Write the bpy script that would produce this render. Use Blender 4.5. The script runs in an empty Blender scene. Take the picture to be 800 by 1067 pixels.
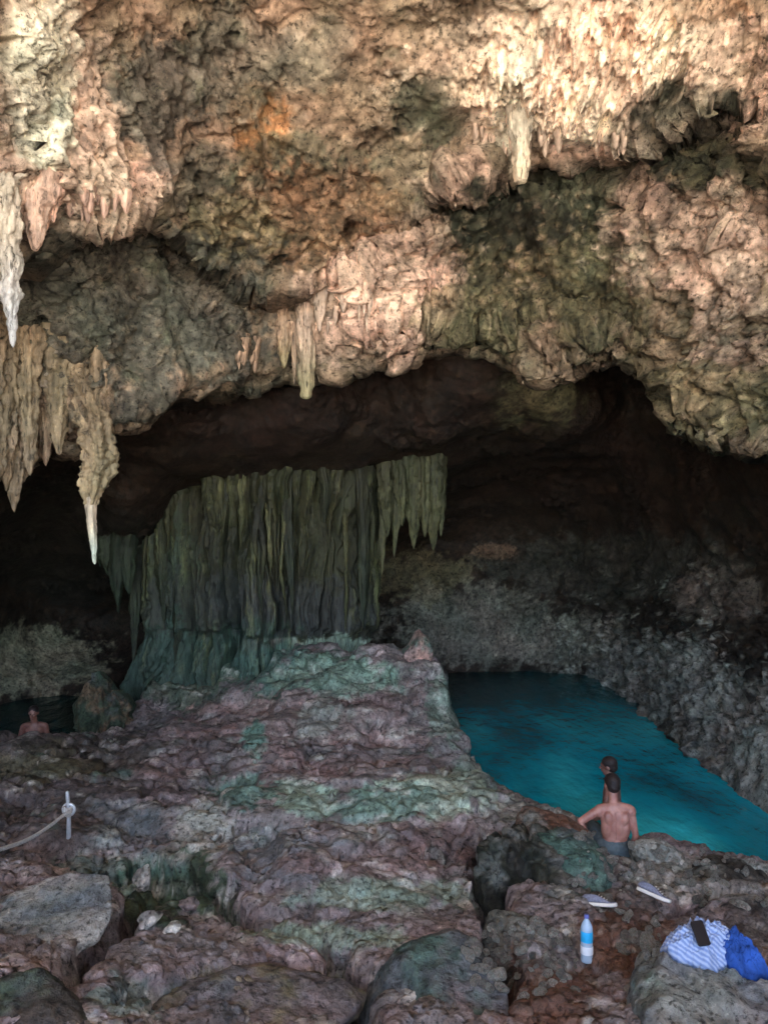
import bpy, bmesh, math, random
import numpy as np
from mathutils import Vector, Matrix
from mathutils.bvhtree import BVHTree

R = math.radians
SC = bpy.context.scene
COL = SC.collection

# ------------------------------------------------------------------ camera
CZ = 4.0                      # eye height above the pool surface (z = 0)
F = 776.0                     # focal length in pixels of the 800 x 1067 frame
cam = bpy.data.cameras.new('camera')
cam.sensor_fit = 'VERTICAL'
cam.sensor_height = 36.0
cam.lens = 36.0 * F / 1067.0
cam.clip_start = 0.05
cam.clip_end = 3000
co = bpy.data.objects.new('camera', cam)
co.location = (0, 0, CZ)
co.rotation_euler = (R(90), 0, 0)
COL.objects.link(co)
SC.camera = co

# ------------------------------------------------------------------ light
SUN_EL, SUN_AZ = 58.0, 4.0    # high sun behind the camera: it strikes the ground outside the mouth, whose bounce lights the ceiling
w = bpy.data.worlds.new('World')
SC.world = w
w.use_nodes = True
nt = w.node_tree
sky = nt.nodes.new('ShaderNodeTexSky')
sky.sky_type = 'NISHITA'
sky.sun_disc = False
sky.sun_elevation = R(SUN_EL)
sky.sun_rotation = R(180 + SUN_AZ)
nt.links.new(sky.outputs[0], nt.nodes['Background'].inputs[0])
nt.nodes['Background'].inputs[1].default_value = 0.135
sun = bpy.data.lights.new('sun', 'SUN')
sun.energy = 5.0
sun.angle = R(1)
sun.color = (1.0, 0.95, 0.88)
so = bpy.data.objects.new('sun', sun)
so.rotation_euler = (R(90 - SUN_EL), 0, R(-SUN_AZ))
COL.objects.link(so)

SC.render.engine = 'CYCLES'
SC.view_settings.view_transform = 'Standard'
SC.view_settings.look = 'None'
SC.view_settings.gamma = 1
SC.view_settings.exposure = 3.45
SC.cycles.max_bounces = 6
SC.cycles.diffuse_bounces = 4
SC.cycles.glossy_bounces = 2
SC.cycles.use_denoising = True
try:
    SC.cycles.denoiser = 'OPENIMAGEDENOISE'
except Exception:
    pass
SC.cycles.use_adaptive_sampling = True
SC.cycles.adaptive_threshold = 0.02

# ------------------------------------------------------------------ helpers
def s2l(c):
    c = np.array(c, float) / 255.0
    return np.where(c <= 0.04045, c / 12.92, ((c + 0.055) / 1.055) ** 2.4)

def sm(a, b, x):
    t = np.clip((x - a) / (b - a), 0, 1)
    return t * t * (3 - 2 * t)

_rng = np.random.RandomState(7)
_P = _rng.permutation(256).astype(np.int32)
_P = np.concatenate([_P, _P, _P])
_G = _rng.normal(size=(256, 3))
_G /= np.linalg.norm(_G, axis=1)[:, None]
_G = _G.astype(np.float32)
_W = _rng.rand(256, 3).astype(np.float32)

def perlin(x, y, z):
    x, y, z = [np.asarray(a, np.float32) for a in (x, y, z)]
    xi, yi, zi = np.floor(x).astype(np.int32), np.floor(y).astype(np.int32), np.floor(z).astype(np.int32)
    xf, yf, zf = x - xi, y - yi, z - zi
    u, v, w_ = [t * t * t * (t * (t * 6 - 15) + 10) for t in (xf, yf, zf)]
    out = 0
    for dx in (0, 1):
        for dy in (0, 1):
            for dz in (0, 1):
                h = _P[_P[_P[(xi + dx) & 255] + ((yi + dy) & 255)] + ((zi + dz) & 255)]
                g = _G[h]
                d = g[..., 0] * (xf - dx) + g[..., 1] * (yf - dy) + g[..., 2] * (zf - dz)
                out = out + d * (u if dx else 1 - u) * (v if dy else 1 - v) * (w_ if dz else 1 - w_)
    return out * 1.5

def fbm(p, s, octs=4, gain=0.5, off=0.0, ridged=False):
    tot, a, f, n = 0, 1.0, s, 0
    for k in range(octs):
        v = perlin(p[..., 0] * f + off + 13.7 * k, p[..., 1] * f + 5.1 * k - off, p[..., 2] * f + 3.3 * k + off * .5)
        if ridged:
            v = 1 - 2 * np.abs(v)
        tot = tot + a * v
        n += a
        a *= gain
        f *= 2.03
    return tot / n

def worley(p, s):
    q = (p * s).astype(np.float32)
    ci = np.floor(q).astype(np.int32)
    f1 = np.full(q.shape[:-1], 9.0, np.float32)
    f2 = f1.copy()
    for dx in (-1, 0, 1):
        for dy in (-1, 0, 1):
            for dz in (-1, 0, 1):
                c = ci + np.array([dx, dy, dz])
                h = _P[_P[_P[c[..., 0] & 255] + (c[..., 1] & 255)] + (c[..., 2] & 255)]
                d = np.sqrt((((c + _W[h]) - q) ** 2).sum(-1))
                f2 = np.minimum(f2, np.maximum(d, f1))
                f1 = np.minimum(f1, d)
    return f1, f2

def tps(pts, vals, qx, qy):
    pts = np.array(pts, float)
    vals = np.array(vals, float)
    def U(r2):
        return 0.5 * r2 * np.log(np.maximum(r2, 1e-12))
    n = len(pts)
    d2 = ((pts[:, None] - pts[None]) ** 2).sum(-1)
    A = np.zeros((n + 3, n + 3))
    A[:n, :n] = U(d2) + np.eye(n) * 1e-3
    A[:n, n] = 1
    A[:n, n + 1:] = pts
    A[n:, :n] = A[:n, n:].T
    s = np.linalg.solve(A, np.concatenate([vals, np.zeros(3)]))
    out = s[n] + s[n + 1] * qx + s[n + 2] * qy
    for k in range(n):
        out = out + s[k] * U((qx - pts[k, 0]) ** 2 + (qy - pts[k, 1]) ** 2)
    return out

def ray(px, py, Y):
    """world point that stands at distance Y into the cave in direction (px, py)"""
    return np.stack([(px - 400) / F * Y, Y + 0 * px, CZ + (533.5 - py) / F * Y], -1)

def W(px, py, Y):
    return Vector(((px - 400) / F * Y, Y, CZ + (533.5 - py) / F * Y))

def proj(P):
    Y = np.maximum(P[..., 1], 0.3)
    return 400 + P[..., 0] / Y * F, 533.5 - (P[..., 2] - CZ) / Y * F

def grid_normals(P):
    du = np.gradient(P, axis=1)
    dv = np.gradient(P, axis=0)
    n = np.cross(du, dv)
    n /= np.maximum(np.linalg.norm(n, axis=-1, keepdims=True), 1e-9)
    return n

def raw_mesh(name, V, Fq, col=None, mat=None, smooth=True):
    V = np.asarray(V, np.float32).reshape(-1, 3)
    Fq = np.asarray(Fq, np.int32)
    me = bpy.data.meshes.new(name)
    me.vertices.add(len(V))
    me.vertices.foreach_set('co', V.ravel())
    k = Fq.shape[1]
    me.loops.add(Fq.size)
    me.loops.foreach_set('vertex_index', Fq.ravel())
    me.polygons.add(len(Fq))
    me.polygons.foreach_set('loop_start', np.arange(0, Fq.size, k, dtype=np.int32))
    me.polygons.foreach_set('loop_total', np.full(len(Fq), k, np.int32))
    me.polygons.foreach_set('use_smooth', np.full(len(Fq), smooth))
    if col is not None:
        c = np.ones((len(V), 4), np.float32)
        col = np.asarray(col, np.float32)
        c[:, :col.shape[-1]] = col.reshape(-1, col.shape[-1])
        at = me.color_attributes.new('Col', 'FLOAT_COLOR', 'POINT')
        at.data.foreach_set('color', c.ravel())
    me.update()
    me.validate()
    if mat:
        me.materials.append(mat)
    return me

def link(name, me, parent=None, **props):
    o = bpy.data.objects.new(name, me)
    COL.objects.link(o)
    if parent:
        o.parent = parent
    for k, v in props.items():
        if v is not None:
            o[k] = v
    return o

def empty(name, loc, label, cat, group=None, rz=0):
    o = link(name, None, label=label, category=cat, group=group)
    o.location = loc
    o.rotation_euler = (0, 0, rz)
    return o

def grid_faces(nv, nu, wrap=False, flip=False):
    i = np.arange(nv - 1)[:, None]
    m = nu if wrap else nu - 1
    j = np.arange(m)[None]
    j2 = (j + 1) % nu
    a, b, c, d = i * nu + j, i * nu + j2, (i + 1) * nu + j2, (i + 1) * nu + j
    f = np.stack([a, b, c, d] if not flip else [d, c, b, a], -1).reshape(-1, 4)
    return f

def axis_steps(lo, a, b, hi, fine, coarse):
    """fine steps between a and b, growing steps outside"""
    mid = np.arange(a, b + fine, fine)
    L, s, x = [], fine, a
    while x > lo:
        s = min(s * 1.12, coarse)
        x -= s
        L.append(x)
    Rr, s, x = [], fine, mid[-1]
    while x < hi:
        s = min(s * 1.12, coarse)
        x += s
        Rr.append(x)
    return np.array(L[::-1] + list(mid) + Rr)

# ------------------------------------------------------------------ materials
def new_mat(name):
    m = bpy.data.materials.new(name)
    m.use_nodes = True
    return m, m.node_tree, m.node_tree.nodes['Principled BSDF']

def node(nt, t, **kw):
    n = nt.nodes.new(t)
    for k, v in kw.items():
        setattr(n, k, v)
    return n

def rock_mat(name, fine=14.0, bump=0.6, speck=0.35, rough=0.82, streak=(1, 1, 1), spec=0.3, bdist=0.03):
    m, t, b = new_mat(name)
    L = t.links.new
    at = node(t, 'ShaderNodeAttribute', attribute_name='Col')
    tc = node(t, 'ShaderNodeTexCoord')
    mp = node(t, 'ShaderNodeMapping')
    mp.inputs['Scale'].default_value = streak
    L(tc.outputs['Object'], mp.inputs[0])
    n1 = node(t, 'ShaderNodeTexNoise'); n1.inputs['Scale'].default_value = fine; n1.inputs['Detail'].default_value = 8; n1.inputs['Roughness'].default_value = 0.68
    n2 = node(t, 'ShaderNodeTexNoise'); n2.inputs['Scale'].default_value = fine * 0.22; n2.inputs['Detail'].default_value = 6; n2.inputs['Roughness'].default_value = 0.65
    v1 = node(t, 'ShaderNodeTexVoronoi'); v1.inputs['Scale'].default_value = fine * 0.7; v1.inputs['Randomness'].default_value = 1
    for n in (n1, n2, v1):
        L(mp.outputs[0], n.inputs['Vector'])
    r1 = node(t, 'ShaderNodeMapRange'); r1.inputs[1].default_value = 0.32; r1.inputs[2].default_value = 0.68
    r1.inputs[3].default_value = 1 - speck; r1.inputs[4].default_value = 1 + speck
    L(n1.outputs[0], r1.inputs[0])
    r2 = node(t, 'ShaderNodeMapRange'); r2.inputs[1].default_value = 0.3; r2.inputs[2].default_value = 0.7
    r2.inputs[3].default_value = 1 - speck * 0.9; r2.inputs[4].default_value = 1 + speck * 0.9
    L(n2.outputs[0], r2.inputs[0])
    mu = node(t, 'ShaderNodeMath', operation='MULTIPLY'); L(r1.outputs[0], mu.inputs[0]); L(r2.outputs[0], mu.inputs[1])
    vs = node(t, 'ShaderNodeVectorMath', operation='SCALE'); L(at.outputs['Color'], vs.inputs[0]); L(mu.outputs[0], vs.inputs['Scale'])
    # faint hue drift between warm and cool mineral stains
    n3 = node(t, 'ShaderNodeTexNoise'); n3.inputs['Scale'].default_value = fine * 0.13; n3.inputs['Detail'].default_value = 5
    L(mp.outputs[0], n3.inputs['Vector'])
    cr = node(t, 'ShaderNodeValToRGB')
    cr.color_ramp.elements[0].position = 0.35; cr.color_ramp.elements[0].color = (0.93, 1.0, 0.94, 1)
    cr.color_ramp.elements[1].position = 0.65; cr.color_ramp.elements[1].color = (1.10, 0.98, 0.94, 1)
    L(n3.outputs[0], cr.inputs[0])
    mx = node(t, 'ShaderNodeMix', data_type='RGBA', blend_type='MULTIPLY'); mx.inputs[0].default_value = 1
    # pale grit, and dark lichen specks that put shaded pits into the colour
    n4 = node(t, 'ShaderNodeTexNoise'); n4.inputs['Scale'].default_value = fine * 1.7; n4.inputs['Detail'].default_value = 5; n4.inputs['Roughness'].default_value = 0.7
    L(mp.outputs[0], n4.inputs['Vector'])
    r4 = node(t, 'ShaderNodeValToRGB'); e4 = r4.color_ramp.elements
    e4[0].position = .36; e4[0].color = (.18, .18, .17, 1); e4[1].position = .47; e4[1].color = (1, 1, 1, 1)
    k4 = e4.new(.60); k4.color = (1.05, 1.05, 1.05, 1); k5 = e4.new(.68); k5.color = (1.75, 1.72, 1.65, 1)
    L(n4.outputs[0], r4.inputs[0])
    m4 = node(t, 'ShaderNodeMix', data_type='RGBA', blend_type='MULTIPLY'); m4.inputs[0].default_value = .95
    L(vs.outputs[0], m4.inputs[6]); L(r4.outputs[0], m4.inputs[7])
    L(m4.outputs[2], mx.inputs[6]); L(cr.outputs[0], mx.inputs[7])
    L(mx.outputs[2], b.inputs['Base Color'])
    rr = node(t, 'ShaderNodeMapRange'); rr.inputs[3].default_value = rough + 0.12; rr.inputs[4].default_value = rough - 0.25
    L(n2.outputs[0], rr.inputs[0]); L(rr.outputs[0], b.inputs['Roughness'])
    b.inputs['Specular IOR Level'].default_value = spec
    ad = node(t, 'ShaderNodeMath', operation='MULTIPLY_ADD'); ad.inputs[1].default_value = 0.55
    L(v1.outputs['Distance'], ad.inputs[0]); L(n1.outputs[0], ad.inputs[2])
    ad2 = node(t, 'ShaderNodeMath', operation='MULTIPLY_ADD'); ad2.inputs[1].default_value = 1.6
    L(n2.outputs[0], ad2.inputs[0]); L(ad.outputs[0], ad2.inputs[2])
    bp = node(t, 'ShaderNodeBump'); bp.inputs['Strength'].default_value = bump; bp.inputs['Distance'].default_value = bdist
    ml = node(t, 'ShaderNodeMath', operation='MULTIPLY'); ml.inputs[1].default_value = bump; L(at.outputs['Alpha'], ml.inputs[0]); L(ml.outputs[0], bp.inputs['Strength'])
    L(ad2.outputs[0], bp.inputs['Height']); L(bp.outputs[0], b.inputs['Normal'])
    return m

def plain_mat(name, color, rough=0.6, spec=0.4, noise=0.0, nscale=20, metal=0.0, bump=0.0):
    m, t, b = new_mat(name)
    L = t.links.new
    b.inputs['Roughness'].default_value = rough
    b.inputs['Specular IOR Level'].default_value = spec
    b.inputs['Metallic'].default_value = metal
    tc = node(t, 'ShaderNodeTexCoord')
    n = node(t, 'ShaderNodeTexNoise'); n.inputs['Scale'].default_value = nscale; n.inputs['Detail'].default_value = 5
    L(tc.outputs['Object'], n.inputs['Vector'])
    cr = node(t, 'ShaderNodeValToRGB')
    c = np.array(color)
    cr.color_ramp.elements[0].position = 0.3; cr.color_ramp.elements[0].color = (*np.clip(c * (1 - noise), 0, 1), 1)
    cr.color_ramp.elements[1].position = 0.7; cr.color_ramp.elements[1].color = (*np.clip(c * (1 + noise), 0, 1), 1)
    L(n.outputs[0], cr.inputs[0]); L(cr.outputs[0], b.inputs['Base Color'])
    if bump:
        bp = node(t, 'ShaderNodeBump'); bp.inputs['Strength'].default_value = bump; bp.inputs['Distance'].default_value = 0.01
        L(n.outputs[0], bp.inputs['Height']); L(bp.outputs[0], b.inputs['Normal'])
    return m

M_ROCK = rock_mat('limestone_ceiling', fine=9, bump=1.0, speck=0.5, bdist=0.09)
M_FLOW = rock_mat('flowstone', fine=12, bump=0.9, speck=0.4, streak=(1, 1, 0.22), rough=0.7, spec=0.4, bdist=0.03)
M_FLOOR = rock_mat('floor_rock', fine=13, bump=1.0, speck=0.45, rough=0.72, spec=0.4, bdist=0.05)

# colours (real base colours, linear)
CREAM = np.array([.66, .53, .42]); PALE = np.array([.70, .64, .52]); PINK = np.array([.54, .38, .30])
TAN = np.array([.37, .27, .19]); ORANGE = np.array([.36, .17, .075]); OLIVE = np.array([.155, .135, .075])
GREY = np.array([.15, .14, .115]); DKGREEN = np.array([.058, .062, .040]); BROWN = np.array([.14, .07, .045])
DARK = np.array([.035, .03, .024])
MAUVE = np.array([.195, .165, .165]); TEAL = np.array([.11, .21, .17]); MINT = np.array([.32, .43, .34])
RUST = np.array([.29, .20, .185]); SLATE = np.array([.11, .12, .13]); PGREY = np.array([.36, .36, .325])
MOSS = np.array([.05, .075, .045])

def paint(base, px, py, P, blobs, seed=0.0, rag=1.0):
    """colour patches with ragged edges"""
    c = np.broadcast_to(base, P.shape).copy() if np.ndim(base) == 1 else base.copy()
    n = fbm(P, 1.3, 5, 0.62, off=seed) * 1.1
    n2 = fbm(P, 4.5, 4, 0.65, off=seed + 9)
    for (bx, by, rx, ry, colr, k) in blobs:
        d = np.sqrt(((px - bx) / rx) ** 2 + ((py - by) / ry) ** 2)
        wgt = sm(1.08, 0.82, d + rag * (n * 0.75 + n2 * 0.65)) * k
        c = c * (1 - wgt[..., None]) + np.asarray(colr) * wgt[..., None]
    return c

# ------------------------------------------------------------------ cave ceiling and walls
LIP = [(-900, 700), (-400, 600), (-120, 510), (0, 470), (60, 455), (110, 440), (170, 415), (240, 392), (330, 378), (420, 366), (500, 350),
       (525, 372), (560, 384), (600, 366), (640, 356), (700, 372), (712, 432), (760, 448), (800, 468), (860, 520), (1000, 600), (1700, 800)]
FRONT = [(400, -400, 5), (-100, -400, 5), (900, -400, 5), (400, -100, 7.2), (0, -100, 6.2), (800, -100, 7),
         (0, 0, 6.6), (200, 0, 8), (400, 0, 8.2), (600, 0, 8), (800, 0, 7.4), (0, 200, 7.4), (200, 200, 9.1), (330, 280, 10.1), (400, 200, 9.8),
         (600, 200, 9.7), (800, 200, 8.3), (0, 400, 9.2), (110, 430, 9.8), (250, 380, 10.3), (400, 360, 10.7), (500, 350, 10.9),
         (600, 350, 10.4), (700, 400, 10.2), (800, 460, 9.0), (1000, 500, 7), (-200, 500, 8)]
BACK = [(400, 400, 13.2), (250, 430, 12.9), (150, 470, 13.0), (330, 462, 13.4), (200, 480, 13.35), (120, 530, 13.6), (265, 468, 13.35), (460, 452, 13.6), (330, 500, 15.5), (200, 520, 15.5), (450, 490, 16),
        (560, 400, 12.6), (590, 440, 13.2), (640, 400, 14), (680, 380, 13.4), (600, 480, 16), (700, 450, 13.6), (760, 480, 12.2), (800, 500, 11.2),
        (500, 500, 18), (440, 560, 19.5), (500, 600, 19.6), (470, 703, 18.6), (420, 640, 18.8), (580, 640, 19), (580, 698, 18.7), (620, 702, 18.2),
        (650, 560, 17), (650, 640, 17.4), (655, 722, 16.3), (700, 620, 14.8), (700, 762, 13.5), (750, 700, 13.2), (750, 797, 11.7),
        (800, 600, 12.6), (800, 700, 11.9), (800, 840, 10.1), (900, 700, 9.5), (900, 900, 8.5), (800, 1000, 9.4),
        (600, 850, 17.5), (470, 800, 17.8), (0, 560, 15), (60, 600, 17.5), (0, 500, 12.5), (100, 520, 14.4), (0, 650, 17.5), (60, 645, 18.5), (110, 640, 19),
        (0, 690, 16.6), (0, 730, 15.7), (100, 725, 16.4), (300, 600, 19.5), (300, 720, 18), (0, 900, 15), (300, 900, 17), (-200, 600, 11), (-200, 800, 11)]
# overhanging ledges in the front ceiling: (curve, step depth, decay below in px)
LEDGES = [([(-20, 225), (30, 262), (60, 225), (100, 215), (150, 208), (200, 262), (250, 288), (310, 296), (345, 285)], 1.25, 130, 9),
          ([(345, 285), (380, 262), (430, 225), (470, 170), (500, 150)], -0.35, 70, 14),
          ([(420, 215), (470, 190), (530, 175), (580, 160), (640, 150), (690, 120), (740, 90), (800, 110)], 0.85, 95, 8),
          ([(640, 190), (700, 215), (760, 235), (820, 240)], -0.3, 60, 12),
          ([(440, 330), (520, 335), (600, 310), (690, 330)], 0.25, 40, 8),
          ([(30, 70), (60, 110), (50, 150), (20, 170)], 0.35, 60, 8),
          ([(230, 395), (290, 372), (330, 350), (400, 335), (450, 330)], 0.25, 40, 8)]

def shell():
    ax = axis_steps(-900, -60, 860, 1700, 1.9, 26)
    ay = axis_steps(-520, -50, 850, 1180, 1.9, 26)
    px, py = np.meshgrid(ax, ay)
    # ragged lip
    p0 = np.stack([px / 90, py / 90, 0 * px], -1)
    jx = fbm(p0, 1.3, 5, 0.55) * 16
    jy = fbm(p0, 1.5, 5, 0.6, off=4) * 16
    lx, ly = zip(*LIP)
    lip = np.interp(px + jx, lx, ly) + jy * 0.9
    Yf = tps([(a / 300, b / 300) for a, b, c in FRONT], [c for a, b, c in FRONT], px / 300, py / 300)
    Yb = tps([(a / 300, b / 300) for a, b, c in BACK], [c for a, b, c in BACK], px / 300, py / 300)
    Yf = np.clip(Yf, 3.6, 13)
    Yb = np.clip(Yb, 6, 21)
    for cv, amp, dec, wd in LEDGES:
        cx, cy = zip(*cv)
        g = np.interp(px + jx * .6, cx, cy) + jy * 0.7
        win = sm(cx[0] - 25, cx[0] + 15, px) * sm(cx[-1] + 25, cx[-1] - 15, px)
        d = py - g
        Yf = Yf + amp * win * sm(-wd * .3, wd, d) * np.exp(-np.maximum(d, 0) / dec)
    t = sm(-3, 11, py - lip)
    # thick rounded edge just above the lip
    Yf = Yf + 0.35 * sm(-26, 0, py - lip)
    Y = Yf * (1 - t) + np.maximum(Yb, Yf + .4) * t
    # side walls close the chamber
    r = (px - 400) / F
    lim = np.where(r < 0, 8.6, 7.6) / np.maximum(np.abs(r), 1e-3)
    k = 2.2
    Y = -np.log(np.exp(-Y * k) + np.exp(-np.minimum(lim, 40) * k)) / k
    P = ray(px, py, Y)
    N = grid_normals(P)
    if N[100, 100, 1] > 0:
        N = -N
    # region weights (mineral habit): knobbly crust, combed flowstone, plain
    def blob(bx, by, rx, ry):
        return sm(1.3, 0.6, np.sqrt(((px - bx) / rx) ** 2 + ((py - by) / ry) ** 2) + jy * 0.02)
    knob = np.clip(blob(570, 270, 150, 110) + blob(740, 170, 90, 90) + blob(300, 220, 140, 70) + .5 * blob(130, 330, 140, 80) + blob(760, 380, 90, 80) + 1.0 * blob(690, 690, 170, 120), 0, 1)
    comb = np.clip(blob(600, 70, 130, 80) + blob(90, 160, 80, 80) + blob(400, 310, 70, 45) + .6 * blob(720, 30, 120, 60), 0, 1)
    front = 1 - t
    f1, f2 = worley(P + 0.06 * fbm(P, 3, 2)[..., None], 3.6)
    g1, g2 = worley(P, 9.0)
    cm = 1 - .75 * comb
    rgh = .25 + .95 * sm(-.28, .25, fbm(P, .8, 4, .55, off=421) + .5 * (knob - .35))
    D0 = 0.40 * fbm(P, 0.5, 3, 0.5, ridged=True) * (1 - .5 * comb) + .22 * fbm(P, 1.0, 3, .5, off=431)
    D0 = D0 * (1 - .6 * t)
    D = 0 * D0
    D += 0.22 * fbm(P, 1.6, 5, 0.62, off=3) * cm
    D += cm * (0.07 + 0.13 * knob) * (0.55 - f1) + 0.045 * (0.3 + knob) * (0.5 - g1) * 1.6
    D += 0.08 * fbm(P, 4.4, 4, 0.62, off=8, ridged=True) * cm
    Pc = P * np.array([4.6, .7, 0.45])
    Pc[..., 0] += 0.8 * fbm(P, .9, 3)
    D += comb * (0.30 * fbm(Pc, 1.0, 3, 0.55, ridged=True) + 0.17 * fbm(Pc * np.array([1, 1.4, 1.6]), 2.6, 3, 0.6, ridged=True))
    pits = sm(.25, .6, fbm(P, 2.3, 3, .5, off=21))
    D -= 0.16 * pits * front
    amp = np.where(py < -60, 1.0, 1.0)
    D += .05 * fbm(P, 8.0, 4, .65, off=55, ridged=True) + .05 * (.5 - worley(P + .05 * fbm(P, 5, 2)[..., None], 6.0)[0]) * (.4 + knob)
    crk = fbm(P * np.array([1, .8, 1]), 1.0, 4, .55, off=301, ridged=True)
    D -= .16 * sm(.62, .86, crk) * front * cm
    holes = sm(.22, .45, fbm(P, 4.6, 3, .5, off=77)) * (1 - .6 * comb)
    D -= .17 * holes * front
    D = D * (rgh * (1 - comb) + comb) + D0
    P = P + N * (D * amp)[..., None]
    # colours
    base = TAN * 0.8 * front[..., None] + (BROWN * .14 + OLIVE * .04) * t[..., None]  # near black behind the lip: recess shade put into the base colour
    fr = [
        (200, 120, 260, 190, TAN * .78, .95), (60, 150, 80, 110, PINK, .95), (25, 60, 34, 90, PALE, 1), (110, 190, 60, 40, PINK * 1.05, .8), (150, 95, 55, 70, GREY * .55, .9), (190, 190, 40, 50, GREY * .7, .6),
        (320, 12, 120, 24, TAN * 1.1, .6), (268, 120, 34, 46, ORANGE, .95), (300, 190, 40, 26, DKGREEN, .7), (380, 150, 40, 30, DKGREEN * 1.3, .5), (215, 40, 50, 24, DKGREEN * 1.2, .6), (245, 60, 60, 60, GREY * 1.3, .6), (360, 90, 60, 60, TAN * .95, .6), (300, 170, 60, 36, DKGREEN * 1.8, .7),
        (330, 225, 110, 55, ORANGE * .6 + TAN * .5, .75), (230, 240, 60, 40, OLIVE * 1.5, .7),
        (150, 325, 150, 85, GREY * .85, .97), (60, 340, 60, 90, GREY * 1.1, .8), (110, 250, 100, 35, GREY * .75, .8),
        (590, 60, 165, 105, CREAM, 1), (700, 40, 100, 60, PINK * 1.35, .7), (770, 120, 60, 60, PINK * 1.4, .6), (720, 0, 80, 16, ORANGE, .6),
        (540, 90, 26, 90, PALE, .9), (620, 150, 70, 26, PINK * 1.2, .7), (470, 60, 40, 50, TAN, .6), (450, 110, 42, 45, DKGREEN * .9, .85), (480, 185, 60, 20, PINK, .9),
        (540, 232, 125, 52, DKGREEN * .6, .97), (600, 200, 60, 30, DKGREEN * 1.5, .8), (718, 138, 82, 72, DKGREEN * .6, .97), (775, 180, 60, 45, OLIVE * .7, .85),
        (560, 305, 160, 50, OLIVE * .85, .9), (620, 290, 100, 60, OLIVE, .6), (730, 260, 100, 60, PINK * 1.15, .95), (780, 220, 60, 30, PINK * 1.3, .8), (690, 210, 30, 30, PINK, .8),
        (760, 350, 80, 50, PINK * .9, .7), (750, 410, 70, 40, OLIVE * 1.6, .8), (700, 340, 40, 50, OLIVE * 1.4, .6),
        (400, 300, 80, 55, PINK * 1.2, .95), (430, 250, 40, 40, PINK * 1.1, .8), (370, 345, 60, 24, PINK * 1.1, .9), (480, 320, 60, 24, OLIVE * 1.4, .7), (330, 40, 40, 40, GREY, .5)]
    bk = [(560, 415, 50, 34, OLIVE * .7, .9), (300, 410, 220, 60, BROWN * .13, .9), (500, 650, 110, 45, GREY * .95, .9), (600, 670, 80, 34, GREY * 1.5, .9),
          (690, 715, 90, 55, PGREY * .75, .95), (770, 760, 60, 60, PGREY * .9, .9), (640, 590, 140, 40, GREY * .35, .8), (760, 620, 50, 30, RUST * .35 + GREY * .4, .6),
          (30, 690, 90, 38, (GREY + OLIVE) * .8, 1), (60, 560, 90, 70, DARK * .6, .9), (650, 480, 130, 60, BROWN * .18, .8), (520, 575, 26, 9, ORANGE * .35 + GREY * .5, .5), (800, 800, 70, 90, PGREY * .8, .9), (430, 600, 60, 30, OLIVE, .5)]  # hollows darkened, lit ledge and pool wall paled: light put into colour
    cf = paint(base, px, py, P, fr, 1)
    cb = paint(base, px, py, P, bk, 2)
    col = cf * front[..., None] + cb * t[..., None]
    # fine mineral mottling: paler on knob centres, darker between the knobs
    m1 = sm(-.1, .5, fbm(P, 6.5, 4, .65, off=30))[..., None]
    col = col * (0.72 + 0.5 * m1)
    gk, _ = worley(P + .05 * fbm(P, 5, 2)[..., None], 6.0)
    nod = (knob * front * sm(.42, .22, gk) * sm(-.3, .3, fbm(P, 1.5, 3, off=141)))[..., None] * .5
    gap = (knob * front * sm(.5, .72, gk))[..., None] * .6
    col = col * (1 - gap) + DKGREEN * .5 * gap
    col = col * (1 - nod) + (TAN * 1.2 + OLIVE * .6) * nod
    wl = blob(700, 700, 150, 120) * t
    col = col * (1 - (wl * sm(.45, .7, gk))[..., None] * .45) + DARK * (wl * sm(.45, .7, gk))[..., None] * .45
    wn = (wl * sm(.40, .2, gk) * sm(-.3, .3, fbm(P, 1.2, 3, off=161)))[..., None] * .7
    col = col * (1 - wn) + PGREY * 1.15 * wn
    lich = (sm(.12, .45, fbm(P, 2.2, 5, .65, off=44)) * .6 * front * (1 - .85 * comb) * (1 - blob(20, 60, 50, 110)))[..., None]
    col = col * (1 - lich) + (DKGREEN * 1.7) * lich
    pal = (sm(.2, .5, fbm(P, 3.1, 5, .65, off=64)) * .45 * front)[..., None]
    col = col * (1 - pal) + (CREAM * .95) * pal
    Ps = P * np.array([7.5, .7, .45]); Ps[..., 0] += 1.1 * fbm(P, .9, 3)
    stk = .62 + .75 * sm(-.35, .4, fbm(Ps, 1.0, 4, .6, ridged=True))
    cr_ = (comb * front * sm(-.35, .2, fbm(P, 1.7, 4, .6, off=88)) * blob(600, 60, 190, 120))[..., None] * .8
    col = col * (1 - cr_) + (CREAM * 1.08) * cr_
    col = col * (1 - comb[..., None] * front[..., None] * (1 - stk[..., None]) * .9)
    pl_ = (sm(-.4, .1, fbm(P, 1.9, 4, .6, off=98)) * blob(20, 60, 40, 100) * front)[..., None] * .9
    col = col * (1 - pl_) + PALE * pl_
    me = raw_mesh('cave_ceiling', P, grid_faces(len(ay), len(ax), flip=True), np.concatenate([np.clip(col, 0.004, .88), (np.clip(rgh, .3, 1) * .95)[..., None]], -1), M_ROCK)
    return link('cave_ceiling', me, kind='structure')

ceiling = shell()

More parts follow.
